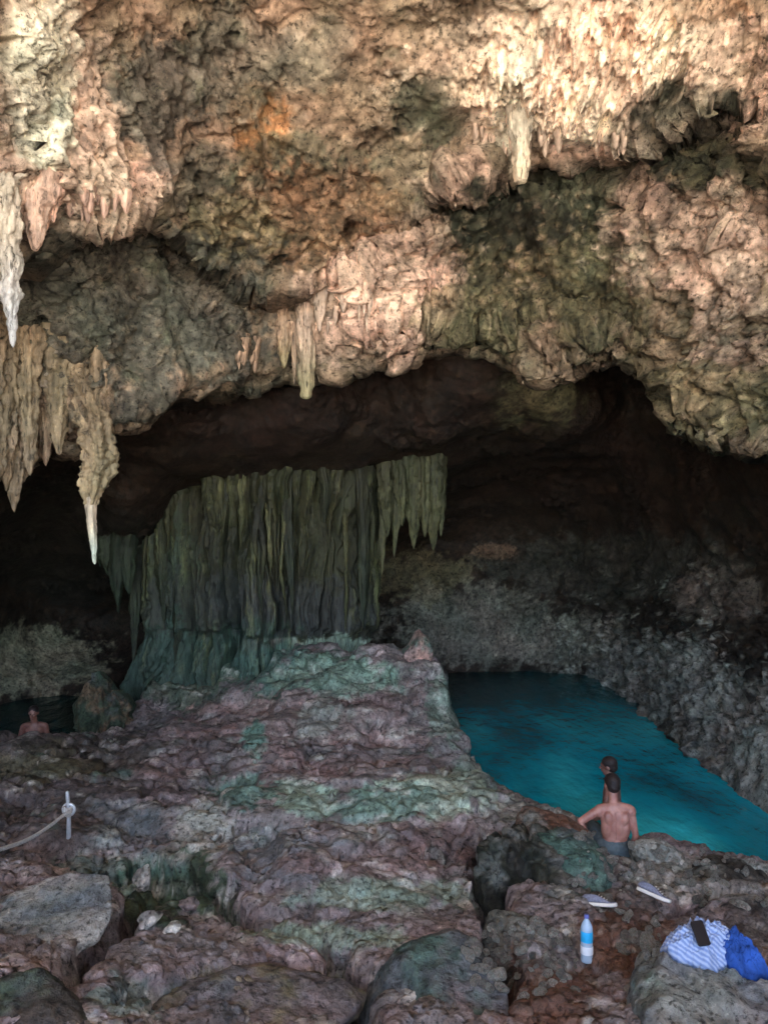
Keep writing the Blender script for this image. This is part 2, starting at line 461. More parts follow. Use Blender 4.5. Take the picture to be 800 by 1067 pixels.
# the hill the cave is in: a thick arch of rock closed at the back, open to the sky behind the camera
def hill():
    th = np.linspace(-0.28, math.pi + 0.28, 90)
    ys = np.linspace(-6.0, 26, 78)
    T, Yv = np.meshgrid(th, ys)
    def arch(rx, rz):
        return np.stack([rx * np.cos(T), Yv, 1.5 + rz * np.sin(T)], -1)
    P = arch(10.8, 9.6)
    P = P + 0.7 * fbm(P, .4, 4)[..., None] * np.stack([np.cos(T), 0 * T, np.sin(T)], -1)
    col = paint(TAN, P[..., 0] * 0, P[..., 2] * 0, P, [], 3) * (0.8 + .4 * fbm(P, 1.2, 4)[..., None])
    n = P.shape[0] * P.shape[1]
    V = [P.reshape(-1, 3)]; Fc = [grid_faces(*P.shape[:2])]; C = [col.reshape(-1, 3)]
    # outside skin
    Q = arch(17, 15)
    Q = Q + 0.9 * fbm(Q, .3, 4, off=5)[..., None] * np.stack([np.cos(T), 0 * T, np.sin(T)], -1)
    V.append(Q.reshape(-1, 3)); Fc.append(grid_faces(*P.shape[:2], flip=True) + n); C.append(np.broadcast_to(GREY, Q.shape).reshape(-1, 3))
    # mouth rim and back cap
    nu = P.shape[1]
    i = np.arange(nu - 1)
    Fc.append(np.stack([i, i + 1, n + i + 1, n + i], -1))
    b = (P.shape[0] - 1) * nu
    k = np.arange(nu // 2 - 1)
    Fc.append(np.stack([b + k, b + k + 1, b + nu - 2 - k, b + nu - 1 - k], -1))
    me = raw_mesh('hill', np.concatenate(V), np.concatenate(Fc), np.concatenate(C), M_ROCK)
    return link('hill', me, kind='structure')
hill()

# ground outside the mouth
def outside():
    bm = bmesh.new()
    xs = [-900, -200, -60, -30, -12, 12, 30, 60, 200, 900]
    ys = [-3.5, -6, -14, -30, -80, -300, -900]
    rows = []
    for y in ys:
        rows.append([bm.verts.new((x, y, 2.28 + (0.0 if y > -12 else 0.35 * math.sin(x * .3 + y)))) for x in xs])
    for a, b in zip(rows, rows[1:]):
        for k in range(len(xs) - 1):
            bm.faces.new((a[k], b[k], b[k + 1], a[k + 1]))
    bmesh.ops.recalc_face_normals(bm, faces=bm.faces)
    me = bpy.data.meshes.new('ground')
    bm.to_mesh(me); bm.free()
    me.materials.append(plain_mat('outside_ground', (.58, .52, .42), .9, .2, .25, 1.5))
    return link('ground', me, kind='structure')
outside()

# ------------------------------------------------------------------ cave floor and rock mound
LAND = [(-9.5, 10.6), (-5.8, 11.2), (-5.1, 12.0), (-4.9, 13.6), (-4.6, 15.8), (0.7, 16.0), (0.95, 13.4), (1.18, 11.7), (1.45, 10.5), (1.76, 9.35),
        (2.15, 8.6), (2.5, 8.25), (3.03, 8.2), (3.46, 7.95), (3.97, 7.75), (5.0, 7.6), (9.5, 7.6), (9.5, -6), (-9.5, -6)]
FLOOR_PTS = [(0, 775, 11), (60, 770, 11.8), (120, 760, 12.8), (180, 750, 12.9), (250, 736, 12.8), (330, 690, 13.2), (400, 680, 13.2), (440, 690, 13.0), (455, 700, 12.8),
             (480, 760, 11.3), (545, 835, 9.2), (505, 795, 10.3), (300, 690, 13.5), (300, 726, 12.2), (300, 760, 10.7), (300, 800, 9.3), (300, 860, 7.5), (300, 920, 6.35), (300, 965, 5.9),
             (200, 760, 11), (200, 800, 9.4), (200, 860, 8.0), (200, 940, 6.4), (100, 800, 9.7), (100, 860, 7.9), (60, 900, 6.6), (0, 850, 7.8), (0, 950, 5.2),
             (400, 760, 10.9), (400, 800, 9.5), (450, 820, 9.0), (480, 840, 8.5), (430, 900, 7.1), (500, 900, 7.1), (520, 870, 7.8), (600, 860, 8.3),
             (640, 890, 7.9), (700, 890, 7.8), (760, 905, 7.4), (800, 905, 7.4), (100, 1000, 4.7), (200, 1000, 4.9), (350, 1000, 5.4), (350, 1067, 4.6),
             (450, 1000, 5.3), (550, 1040, 4.85), (620, 1000, 5.4), (612, 985, 5.6), (700, 950, 6.3), (760, 1000, 5.4), (800, 1067, 4.4), (700, 1067, 4.6),
             (400, 1200, 3.2), (0, 1200, 2.8), (800, 1200, 3.2)]
FLOOR_W = [(x, y, 2.25) for x in (-8, -4, 0, 4, 8) for y in (0.6, -4)] + [(-8, 8, 1.4), (-8, 4, 1.8), (8, 6, .9), (8, 3, 1.6), (-8, 11, .5), (-2.5, 16, 1.2), (.5, 15.6, .9), (-2.5, 14.6, .95), (-5, 14.5, .4), (.0, 14.4, 1.2)]

def seg_dist(X, Y, poly, closed=True):
    d = np.full(X.shape, 1e9)
    n = len(poly)
    for i in range(n if closed else n - 1):
        ax_, ay_ = poly[i]; bx_, by_ = poly[(i + 1) % n]
        dx, dy = bx_ - ax_, by_ - ay_
        t = np.clip(((X - ax_) * dx + (Y - ay_) * dy) / (dx * dx + dy * dy + 1e-9), 0, 1)
        d = np.minimum(d, np.hypot(X - ax_ - t * dx, Y - ay_ - t * dy))
    return d

def inside(X, Y, poly):
    c = np.zeros(X.shape, bool)
    n = len(poly)
    for i in range(n):
        x1, y1 = poly[i]; x2, y2 = poly[(i + 1) % n]
        cond = ((y1 > Y) != (y2 > Y)) & (X < (x2 - x1) * (Y - y1) / (y2 - y1 + 1e-12) + x1)
        c ^= cond
    return c

CRACKS = [([(225, 955, 6.3), (262, 985, 5.75), (310, 995, 5.6), (350, 1010, 5.35), (370, 1030, 5.0), (372, 1085, 4.3)], .75, .2),
          ([(150, 900, 6.9), (185, 915, 6.7), (215, 940, 6.4)], .3, .22), ([(60, 1030, 4.2), (110, 985, 4.9), (165, 905, 6.4)], .6, .18), ([(120, 1045, 4.1), (230, 1020, 4.7), (340, 1015, 5.1)], .35, .12), ([(0, 905, 6.3), (60, 895, 6.6), (140, 905, 6.7)], .25, .1),
          ([(505, 860, 7.6), (512, 920, 6.6), (520, 985, 5.7), (515, 1060, 4.7)], .6, .2), ([(690, 960, 6.1), (740, 935, 6.6), (800, 940, 6.5)], .25, .22)]

def floor():
    ax = axis_steps(-900, -40, 840, 1700, 2.2, 30)
    ys = [-5.0]
    while ys[-1] < 1.2: ys.append(ys[-1] + .25)
    while ys[-1] < 3.0: ys.append(ys[-1] * 1.03)
    while ys[-1] < 17.0: ys.append(ys[-1] * 1.0036)
    ys = np.array(ys)
    pxg, Y = np.meshgrid(ax, ys)
    X = (pxg - 400) / F * np.maximum(Y, 5.0 if False else 0)
    # near the camera the grid keeps its width
    wide = np.maximum(Y, 4.0)
    X = (pxg - 400) / F * wide
    pts = [(W(*p).x, W(*p).y) for p in FLOOR_PTS] + [(a, b) for a, b, c in FLOOR_W]
    vals = [W(*p).z for p in FLOOR_PTS] + [c for a, b, c in FLOOR_W]
    Z = tps(pts, vals, X, Y)
    Z = np.clip(Z, .18, 2.5)
    q = np.stack([X, Y, 0 * X], -1)
    nz = fbm(q, .7, 4, .55)
    mound = sm(6.0, 7.0, Y) * sm(2.0, 1.2, X)
    st = .34
    zz = (Z + .12 * nz) / st + .9 * fbm(q, .45, 3, off=3)
    fr = zz - np.floor(zz)
    Zt = Z + st * ((sm(.25, .75, fr)) - fr)
    Z = Z + (Zt - Z) * (.35 + .55 * mound) * sm(-.45, .2, fbm(q, .6, 3, off=61))
    Z = Z + .17 * fbm(q, .9, 5, .52, off=7) * (1 + .5 * mound) + .07 * fbm(q, 2.7, 4, .6, off=11, ridged=True)
    for cv, dep, wd in CRACKS:
        poly = [(W(*p).x, W(*p).y) for p in cv]
        d = seg_dist(X + .10 * fbm(q, 2, 3, off=2), Y + .10 * fbm(q, 2.2, 3, off=5), poly, False)
        Z = Z - dep * sm(wd, wd * .35, d)
    sd = seg_dist(X, Y, LAND)
    sd = np.where(inside(X, Y, LAND), sd, -sd) + .16 * fbm(q, 1.2, 5, .6, off=17)
    drop = sm(.12, -.45, sd)
    Z = Z * (1 - drop) + (-1.25) * drop
    P = np.stack([X, Y, Z], -1)
    N = grid_normals(P)
    N = np.where(N[..., 2:3] < 0, -N, N)
    g1, _ = worley(P + .04 * nz[..., None], 6.5)
    rub = sm(1.5, 2.3, X) * sm(9, 8, Y)
    D = .05 * (1 - .5 * mound) * fbm(P, 3.3, 4, .6, off=1, ridged=True) + .02 * fbm(P, 11, 3, .6) + (.02 + .07 * rub) * (1 - .8 * mound) * (.5 - g1)
    # the steep faces are layered
    steep = 1 - np.clip(N[..., 2], 0, 1)
    D += .05 * steep * fbm(P * np.array([.6, .6, 5]), 1.5, 3, .6, ridged=True)
    D *= .35 + 1.1 * sm(-.25, .35, fbm(P, .8, 3, off=33))
    cut = fbm(P * np.array([.55, .8, 2.4]), 1.5, 4, .55, off=171, ridged=True)
    D -= .12 * sm(.55, .82, cut) * mound + .06 * sm(.5, .8, cut) * (1 - mound)
    D += .03 * (1 - .5 * mound) * fbm(P * np.array([1, 1, 2]), 6.0, 4, .65, off=191, ridged=True)
    lobe, lobe2 = worley(P * np.array([.8, 1.0, 1.5]) + .25 * fbm(P, .9, 3)[..., None], 1.0)
    D += mound * (.26 * (.5 - lobe) - .07 * sm(.12, .0, lobe2 - lobe))
    D += .08 * mound * fbm(P * np.array([.8, .9, 1.6]), 1.5, 3, .5, off=211)
    calm = sm(-.30, .30, fbm(P, .75, 3, off=401))
    D *= (1 - mound * .55 * (1 - calm)) * sm(2.0, 3.5, Y)
    P = P + N * D[..., None]
    px, py = proj(P)
    far = [(180, 790, 220, 60, MAUVE * .62, .8), (330, 740, 160, 40, RUST * .55 + MAUVE * .4, .8), (460, 770, 40, 60, MAUVE, .6), (300, 700, 100, 22, TEAL * .8, .9), (345, 702, 60, 20, MINT * .75, .8),
           (180, 700, 80, 40, MOSS * 1.2, .8), (265, 775, 14, 22, TEAL * 1.1, .95), (330, 748, 22, 22, PGREY * .7, .8), (450, 830, 70, 26, MINT * .8 + CREAM * .12, .95), (400, 840, 60, 20, TEAL, .7), (470, 740, 26, 40, MINT * .55, .8),
           (320, 830, 34, 22, MINT * .95, .85), (500, 800, 24, 30, MINT * .6, .6), (380, 870, 30, 12, PGREY * 1.1, .6), (150, 800, 60, 14, RUST * .7, .6), (250, 825, 40, 20, TEAL, .8), (215, 865, 34, 34, PGREY * 1.0 + TAN * .1, .85), (190, 895, 20, 24, PGREY * .8, .8), (340, 930, 110, 55, MAUVE * 1.1, .8), (300, 890, 70, 30, SLATE * 1.3, .7),
           (400, 935, 90, 18, MINT * .75, .7), (340, 975, 90, 14, MINT * .8, .85), (420, 895, 110, 16, RUST * .8, .6), (350, 800, 80, 12, RUST * .9, .7), (250, 738, 40, 8, RUST * 1.2, .8), (390, 770, 50, 9, RUST * 1.1, .8),
           (175, 925, 55, 40, MOSS * 1.1, 1), (60, 840, 110, 60, MAUVE * .4, .85), (40, 790, 120, 30, DARK * 1.5, .7), (130, 865, 40, 30, SLATE * 1.2, .7), (40, 800, 60, 20, OLIVE * .5, .8), (110, 905, 60, 14, TEAL * .8, .5),
           (560, 850, 60, 20, PGREY * .7, .6), (480, 880, 80, 25, RUST * .6, .7), (560, 1040, 70, 45, BROWN * 1.0, .9), (640, 975, 60, 35, BROWN * .95, .95), (660, 940, 50, 18, RUST * .6, .8),
           (760, 920, 80, 22, PGREY * .9, .7), (700, 905, 60, 20, PGREY * .9, .7), (790, 960, 60, 30, DARK * 1.2, .7), (250, 1040, 150, 30, SLATE, .7), (140, 1040, 50, 30, TEAL * .8, .6), (280, 1020, 80, 14, OLIVE * 1.5, .6),
           (600, 905, 40, 40, TEAL * .45, .5)]
    base = np.broadcast_to(MAUVE * 1.15, P.shape) * (0.6 + .9 * sm(-.5, .6, fbm(P, 1.6, 4, off=12)))[..., None]
    col = paint(base, px, py, P, far, 4, 1.5)
    g = (sm(.15, .5, fbm(P, 1.9, 5, .6, off=51)) * .5 * mound)[..., None]
    col = col * (1 - g) + TEAL * .9 * g
    g = (sm(.28, .5, fbm(P * np.array([.6, .6, 2]), 3.4, 5, .6, off=71)) * .75)[..., None]
    col = col * (1 - g) + PGREY * 1.0 * g
    g = (sm(.2, .5, fbm(P * np.array([.5, .5, 3]), 2.6, 4, .6, off=91)) * .55 * mound)[..., None]
    col = col * (1 - g) + RUST * .9 * g
    crust = (sm(.12, .34, fbm(P * np.array([.6, .6, 2.4]), 4.0, 5, .64, off=131)) * .6)[..., None]
    col = col * (1 - crust) + (PGREY * 1.35 + RUST * .25) * crust
    dk = (sm(.16, .36, fbm(P * np.array([.6, .6, 2.6]), 3.0, 5, .62, off=151)) * .55)[..., None]
    col = col * (1 - dk) + DARK * 1.3 * dk
    uw = sm(.05, -.4, P[..., 2])[..., None]
    col = col * (1 - uw) + np.array([.25, .33, .30]) * uw
    al = (1 - mound * .65 * (1 - calm)) * .9
    me = raw_mesh('cave_floor', P, grid_faces(len(ys), len(ax)), np.concatenate([np.clip(col, .004, .8), al[..., None]], -1), M_FLOOR)
    return link('cave_floor', me, kind='structure')

flo = floor()

# pool bed under the deep water
def bed():
    xs = np.linspace(-11, 11, 120); ys = np.linspace(6.5, 25, 100)
    X, Y = np.meshgrid(xs, ys)
    P = np.stack([X, Y, 0 * X - 1.35], -1)
    P[..., 2] += .35 * fbm(P, .6, 4)
    me = raw_mesh('pool_bed', P, grid_faces(100, 120), np.broadcast_to(np.array([.3, .38, .36]), P.shape), M_FLOOR)
    link('pool_bed', me, kind='structure')
bed()

# ------------------------------------------------------------------ water
def water():
    m, t, b = new_mat('pool_water')
    L = t.links.new
    tc = node(t, 'ShaderNodeTexCoord')
    mp = node(t, 'ShaderNodeMapping'); mp.inputs['Scale'].default_value = (1, .55, 1); mp.inputs['Rotation'].default_value = (0, 0, R(-25))
    L(tc.outputs['Object'], mp.inputs[0])
    n1 = node(t, 'ShaderNodeTexNoise'); n1.inputs['Scale'].default_value = .45; n1.inputs['Detail'].default_value = 5; n1.inputs['Roughness'].default_value = .5; n1.inputs['Distortion'].default_value = .25
    L(mp.outputs[0], n1.inputs['Vector'])
    cr = node(t, 'ShaderNodeValToRGB')
    e = cr.color_ramp.elements
    e[0].position = .30; e[0].color = (.003, .085, .125, 1)
    e[1].position = .68; e[1].color = (.05, .66, .70, 1)
    k = e.new(.5); k.color = (.006, .34, .42, 1)
    L(n1.outputs[0], cr.inputs[0])
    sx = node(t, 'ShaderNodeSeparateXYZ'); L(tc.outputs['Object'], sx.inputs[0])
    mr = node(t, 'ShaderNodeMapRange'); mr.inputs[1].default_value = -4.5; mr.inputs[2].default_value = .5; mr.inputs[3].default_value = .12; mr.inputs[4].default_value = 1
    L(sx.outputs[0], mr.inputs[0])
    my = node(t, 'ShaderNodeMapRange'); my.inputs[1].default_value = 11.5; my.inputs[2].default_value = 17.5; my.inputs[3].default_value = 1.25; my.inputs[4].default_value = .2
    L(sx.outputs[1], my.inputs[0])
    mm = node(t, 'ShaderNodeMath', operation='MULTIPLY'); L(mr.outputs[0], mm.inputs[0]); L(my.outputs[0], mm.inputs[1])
    sc_ = node(t, 'ShaderNodeVectorMath', operation='SCALE'); L(cr.outputs[0], sc_.inputs[0]); L(mm.outputs[0], sc_.inputs['Scale'])  # darker toward back and left: fading light put into the water colour
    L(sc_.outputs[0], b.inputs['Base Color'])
    b.inputs['Roughness'].default_value = .06
    b.inputs['IOR'].default_value = 1.33
    b.inputs['Transmission Weight'].default_value = 0.0
    n2 = node(t, 'ShaderNodeTexNoise'); n2.inputs['Scale'].default_value = 4.5; n2.inputs['Detail'].default_value = 6
    L(mp.outputs[0], n2.inputs['Vector'])
    bp = node(t, 'ShaderNodeBump'); bp.inputs['Strength'].default_value = .9; bp.inputs['Distance'].default_value = .09
    L(n2.outputs[0], bp.inputs['Height']); L(bp.outputs[0], b.inputs['Normal'])
    tr = node(t, 'ShaderNodeBsdfTransparent'); tr.inputs[0].default_value = (.25, .75, .8, 1)
    ms = node(t, 'ShaderNodeMixShader'); ms.inputs[0].default_value = .22
    L(b.outputs[0], ms.inputs[1]); L(tr.outputs[0], ms.inputs[2])
    L(ms.outputs[0], t.nodes['Material Output'].inputs[0])
    nx, ny = 200, 180
    X, Y = np.meshgrid(np.linspace(-12, 12, nx), np.linspace(6.9, 25, ny))
    P = np.stack([X, Y, 0 * X], -1)
    P[..., 2] = .008 * fbm(P, 1.4, 3)
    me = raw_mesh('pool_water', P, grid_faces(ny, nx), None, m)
    return link('pool_water', me, kind='structure')
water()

# ------------------------------------------------------------------ flowstone column
OLIVE_ROCK = OLIVE.copy()
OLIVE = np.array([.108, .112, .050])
def revolve(center_fn, rad_fn, nth, nz, z0, z1, colfn, mat, name, expo=2.0):
    th = np.linspace(0, 2 * math.pi, nth, endpoint=False)
    zz = np.linspace(z0, z1, nz)
    T, Z = np.meshgrid(th, zz)
    cx, cy = center_fn(Z)
    a, b_ = rad_fn(T, Z)
    P = np.stack([cx + a * np.cos(T), cy + b_ * np.sin(T), Z], -1)
    return T, Z, P

def flutes(T, Z, P, seed):
    """bundles of hanging folds, split and merging downwards"""
    s = np.stack([np.cos(T) * 2.4, np.sin(T) * 2.4, Z * .10 + seed], -1)
    s2 = s + .13 * fbm(P, .8, 3, off=seed)[..., None]
    a = 1 - np.abs(perlin(s2[..., 0] * 2.6 + seed, s2[..., 1] * 2.6, s2[..., 2] * 1.2)) * 2.4
    b = 1 - np.abs(perlin(s2[..., 0] * 6.5, s2[..., 1] * 6.5 + seed, s2[..., 2] * 2.4)) * 2.4
    c = 1 - np.abs(perlin(s2[..., 0] * 15, s2[..., 1] * 15 - seed, s2[..., 2] * 5)) * 2.2
    d = 1 - np.abs(perlin(s2[..., 0] * 1.25 - seed, s2[..., 1] * 1.25, s2[..., 2] * 1.6)) * 2.4
    mk = sm(-.3, .35, perlin(s2[..., 0] * 1.9, s2[..., 1] * 1.9 + 9, s2[..., 2] * 6))
    return -(d.clip(0) ** 3 * .8 + a.clip(-.5) ** 3 * .8 + b.clip(0) ** 2 * .5 * mk + c.clip(0) ** 2 * .22 * (1 - .6 * mk))

def column():
    root = empty('flowstone_column', (-2.66, 15.8, .9), 'massive dark green fluted flowstone column standing on the mound', 'rock column')
    def cen(Z): return -2.66 + 0 * Z, 15.8 + 0 * Z
    z0, z1 = -.2, 6.2
    def rad(T, Z):
        t = (Z - 1) / 4.2
        a = 2.44 + .25 * sm(.6, 1.0, t) + .5 * sm(.15, -.2, t) * (np.cos(T) < 0)
        b = 1.35 + .35 * sm(.6, 1.0, t) + .3 * sm(.15, -.2, t)
        return a, b
    T, Z, P = revolve(cen, rad, 900, 300, z0, z1, None, None, '')
    fl = flutes(T + .05 * fbm(P * .8, 1.0, 3), Z, P, 1.7) * (.75 + .5 * fbm(P * np.array([1, 1, .5]), .9, 3, off=5))
    out = np.stack([np.cos(T), np.sin(T) * .9, 0 * T], -1)
    D = .50 * fl + .16 * fbm(P, .9, 4, .6) + .10 * fbm(P * np.array([1, 1, 2.2]), 1.3, 4, .6, off=6) + .04 * fbm(P * np.array([1, 1, .5]), 5, 3, .6)
    # ring of broken lower edge where the curtain ends above the base
    edge = 1.60 + .5 * fbm(P * np.array([1, 1, .01]), 1.5, 5, .6, off=4)
    D = D + .16 * sm(-.03, .06, Z - edge) - .04
    P = P + out * D[..., None]
    px, py = proj(P)
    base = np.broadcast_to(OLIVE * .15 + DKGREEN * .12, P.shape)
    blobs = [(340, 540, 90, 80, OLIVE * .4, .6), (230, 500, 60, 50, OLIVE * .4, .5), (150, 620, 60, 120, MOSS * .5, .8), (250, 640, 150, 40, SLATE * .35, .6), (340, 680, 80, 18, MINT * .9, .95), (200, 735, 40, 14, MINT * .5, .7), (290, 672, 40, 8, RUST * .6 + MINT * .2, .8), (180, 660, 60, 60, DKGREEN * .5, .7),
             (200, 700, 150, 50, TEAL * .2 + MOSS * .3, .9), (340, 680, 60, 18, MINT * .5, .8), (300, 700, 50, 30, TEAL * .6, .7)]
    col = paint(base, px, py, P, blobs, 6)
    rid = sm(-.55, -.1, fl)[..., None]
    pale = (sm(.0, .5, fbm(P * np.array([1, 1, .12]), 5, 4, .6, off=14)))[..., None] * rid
    col = col * (1 - .6 * pale) + (OLIVE * 1.9) * .6 * pale  # pale ridges over dark grooves: highlights and groove shade put into colour
    P = P - np.array([-2.66, 15.8, .9])
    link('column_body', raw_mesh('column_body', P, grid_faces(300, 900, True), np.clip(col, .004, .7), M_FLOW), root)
    return root

def spike(path, radii, nth=40, nl=90, flute=.18, knob=.12, seed=0.0, wide=1.0, colour=None, tipcol=None, origin=None, nfl=1.0):
    """a hanging stone spike or fold swept along a path: returns vertices, faces, colours"""
    path = np.array([tuple(p) for p in path], float)
    t = np.linspace(0, 1, len(path))
    tt = np.linspace(0, 1, nl)
    C = np.stack([np.interp(tt, t, path[:, k]) for k in range(3)], -1)
    for _ in range(4):
        C[1:-1] = (C[:-2] + 2 * C[1:-1] + C[2:]) / 4
    r = np.interp(tt, np.linspace(0, 1, len(radii)), radii)
    r = r * np.sqrt(np.clip((1 - tt) * nl / 3.0, .02, 1))
    th = np.linspace(0, 2 * math.pi, nth, endpoint=False)
    T, I = np.meshgrid(th, np.arange(nl))
    rr = r[I]
    D = np.stack([np.cos(T) * wide, np.sin(T), 0 * T], -1)
    P = C[I] + D * rr[..., None]
    s = np.stack([np.cos(T) * 1.6 * nfl + seed, np.sin(T) * 1.6 * nfl - seed, C[I][..., 2] * .35], -1)
    f = 1 - 2 * np.abs(perlin(s[..., 0], s[..., 1], s[..., 2]))
    f += .5 * (1 - 2 * np.abs(perlin(s[..., 0] * 2.3, s[..., 1] * 2.3, s[..., 2])))
    k = fbm(P + seed, 5.0, 4, .6)
    P = P + D * (rr * (-flute * f + knob * 2 * k) + .012 * fbm(P, 16, 2))[..., None]
    c0 = np.asarray(TAN if colour is None else colour)
    c1 = np.asarray(c0 if tipcol is None else tipcol)
    g = sm(.45, .95, I / (nl - 1.0))[..., None]
    col = c0 * (1 - g) + c1 * g
    col = col * (.75 + .5 * sm(-.4, .5, fbm(P * np.array([1, 1, .4]), 6, 4, .6, off=seed)))[..., None]
    V = P.reshape(-1, 3)
    Fc = grid_faces(nl, nth, True, flip=True)
    return V, Fc, col.reshape(-1, 3)

def merge(parts):
    V, Fc, C, n = [], [], [], 0
    for v, f, c in parts:
        V.append(v); Fc.append(f + n); C.append(c); n += len(v)
    return np.concatenate(V), np.concatenate(Fc), np.concatenate(C)

def hang(name, parts, label, cat, group=None, mat=None, parent=None):
    V, Fc, C = merge(parts)
    o0 = V[np.argmax(V[:, 2])].copy()
    me = raw_mesh(name, V - o0, Fc, np.clip(C, .004, .85), mat or M_FLOW)
    o = link(name, me, parent, label=label, category=cat, group=group)
    o.location = o0 if parent is None else o0 - np.array(parent.location)
    return o

colroot = column()
rg = random.Random(5)
# folds that hang free on the face of the column
for (cx, cy0, cy1, Y, r, seedk) in [(a_, b_, c_, d_ + .62, e_ * k_, f_) for (a_, b_, c_, d_, e_, f_), k_ in zip([(168, 478, 650, 14.25, .20, 1), (232, 470, 560, 13.75, .22, 2), (300, 468, 640, 13.7, .17, 3), (345, 466, 600, 13.75, .19, 4), (205, 472, 640, 13.85, .17, 5),
                                    (272, 468, 665, 13.68, .15, 6), (320, 466, 665, 13.7, .13, 7), (375, 465, 655, 14.0, .20, 8), (392, 465, 640, 14.3, .16, 9), (145, 500, 690, 14.6, .22, 10),
                                    (250, 470, 700, 13.72, .12, 11), (186, 478, 720, 14.0, .15, 12), (360, 466, 670, 13.85, .11, 13), (220, 470, 690, 13.8, .10, 14), (335, 466, 545, 13.62, .10, 15),
                                    (128, 520, 640, 14.9, .18, 16), (288, 468, 590, 13.6, .10, 17)], [1.2, 1.5, .8, 1.4, .6, 1, 1.3, .9, 1, 1, .9, 1.3, 1, 1, 1.4, 1, 1.2]) if f_ not in (2, 4, 5, 7, 9, 11, 13, 14, 17)]:
    p = [W(cx + rg.uniform(-2, 2), cy0 - 25, Y + .3), W(cx, cy0 + 20, Y + .16), W(cx + rg.uniform(-5, 5), (cy0 + cy1) / 2, Y + .16), W(cx + rg.uniform(-6, 6), cy1, Y + .2)]
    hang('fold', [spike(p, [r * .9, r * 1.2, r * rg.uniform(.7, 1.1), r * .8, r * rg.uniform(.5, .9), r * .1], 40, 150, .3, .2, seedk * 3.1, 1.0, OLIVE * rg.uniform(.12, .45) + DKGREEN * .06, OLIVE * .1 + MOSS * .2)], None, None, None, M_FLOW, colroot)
for i in range(14):
    cx = rg.uniform(150, 396); ys_ = rg.uniform(470, 560); ye = ys_ + rg.uniform(50, 160); r = rg.uniform(.035, .09)
    th_ = math.acos(max(-1, min(1, (W(cx, 500, 14).x + 2.45) / 2.3)))
    Yc = 15.8 - 1.42 * math.sin(th_) - .03
    p = [W(cx, ys_ - 30, Yc + .3), W(cx, ys_, Yc + .02), W(cx + rg.uniform(-4, 4), (ys_ + ye) / 2, Yc - .02), W(cx + rg.uniform(-4, 4), min(ye, 665), Yc + .08)]
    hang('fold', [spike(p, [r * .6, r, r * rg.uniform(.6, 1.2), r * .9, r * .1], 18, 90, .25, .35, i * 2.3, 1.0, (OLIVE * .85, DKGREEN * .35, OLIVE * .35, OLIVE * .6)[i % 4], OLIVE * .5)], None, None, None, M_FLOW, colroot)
# right hand hanging curtain of the column, and the left one
cur = []
for (x, y1, r, dY) in [(402, 560, .20, .2), (418, 548, .18, 0), (430, 572, .20, -.1), (441, 560, .18, -.1), (452, 574, .20, 0), (458, 560, .14, .1), (412, 580, .13, .1), (398, 600, .12, .3)]:
    p = [W(x - 4, 446, 14.75 + dY), W(x, 470, 14.75 + dY), W(x + 1, (470 + y1) / 2, 14.75 + dY), W(x + rg.uniform(-3, 3), y1, 14.8 + dY)]
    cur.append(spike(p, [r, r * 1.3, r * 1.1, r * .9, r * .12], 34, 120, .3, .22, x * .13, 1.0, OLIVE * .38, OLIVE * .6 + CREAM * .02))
hang('curtain', cur, 'olive fringe hanging off the right shoulder', None, None, M_FLOW, colroot)
cur = []
for (x, y1, r, dY) in [(112, 600, .22, .1), (122, 632, .2, 0), (106, 590, .15, .2), (132, 620, .2, 0)]:
    p = [W(x + 10, 500, 14.6 + dY), W(x + 4, 540, 14.8 + dY), W(x, (550 + y1) / 2, 14.8 + dY), W(x + rg.uniform(-3, 3), y1, 14.8 + dY)]
    cur.append(spike(p, [r, r * 1.3, r * 1.1, r * .9, r * .12], 34, 90, .22, .14, x * .17, 1.0, MOSS * .4, MOSS * .5))
hang('curtain', cur, 'dark mossy fringe hanging off the left shoulder', None, None, M_FLOW, colroot)

OLIVE = OLIVE_ROCK
# ------------------------------------------------------------------ stalactites
def bvh_of(o, ymax=16):
    me = o.data
    a = np.empty(len(me.vertices) * 3, np.float32); me.vertices.foreach_get('co', a)
    a = a.reshape(-1, 3)
    b = np.empty(len(me.polygons) * 4, np.int32); me.polygons.foreach_get('vertices', b)
    b = b.reshape(-1, 4)
    keep = (a[b[:, 0], 1] < ymax) & (np.abs(a[b[:, 0], 0]) < 9)
    b = b[keep]
    return BVHTree.FromPolygons(list(map(tuple, a.tolist())), b.tolist())
CB = bvh_of(ceiling)
def roof(px, py):
    h = CB.ray_cast(Vector((0, 0, CZ)), Vector(((px - 400) / F, 1, (533.5 - py) / F)).normalized())
    return h[0].y if h[0] else 9.0

def drip(px, y0, y1, radii, seed, colour, tip=None, dx=0.0, lean=0.0, nth=40, nl=120, flute=.2, knob=.22, wide=1.0, up=.55, off=.05, bend=None):
    """stone spike that hangs plumb from the ceiling spot seen at (px, y0) down to height y1"""
    Y = roof(px, y0) + off
    top = W(px, y0, Y)
    z1 = CZ + (533.5 - y1) / F * Y
    ln = top.z - z1
    pts = [top + Vector((0, .12, up)), top + Vector((0, .03, up * .4)), top]
    for k in range(1, 7):
        t = k / 6
        bx = np.interp(t, np.linspace(0, 1, len(bend)), bend) * Y / F if bend else dx * t * Y / F
        pts.append(top + Vector((bx, lean * t, -ln * t)))
    rad = [radii[0] * 1.5, radii[0] * 1.15] + list(radii)
    tt = np.linspace(0, 1, 9)
    rr = np.interp(tt, [0, tt[1]] + list(np.linspace(tt[2], 1, len(radii))), rad)
    return spike(pts, rr, nth, nl, flute, knob, seed, wide, colour, tip)

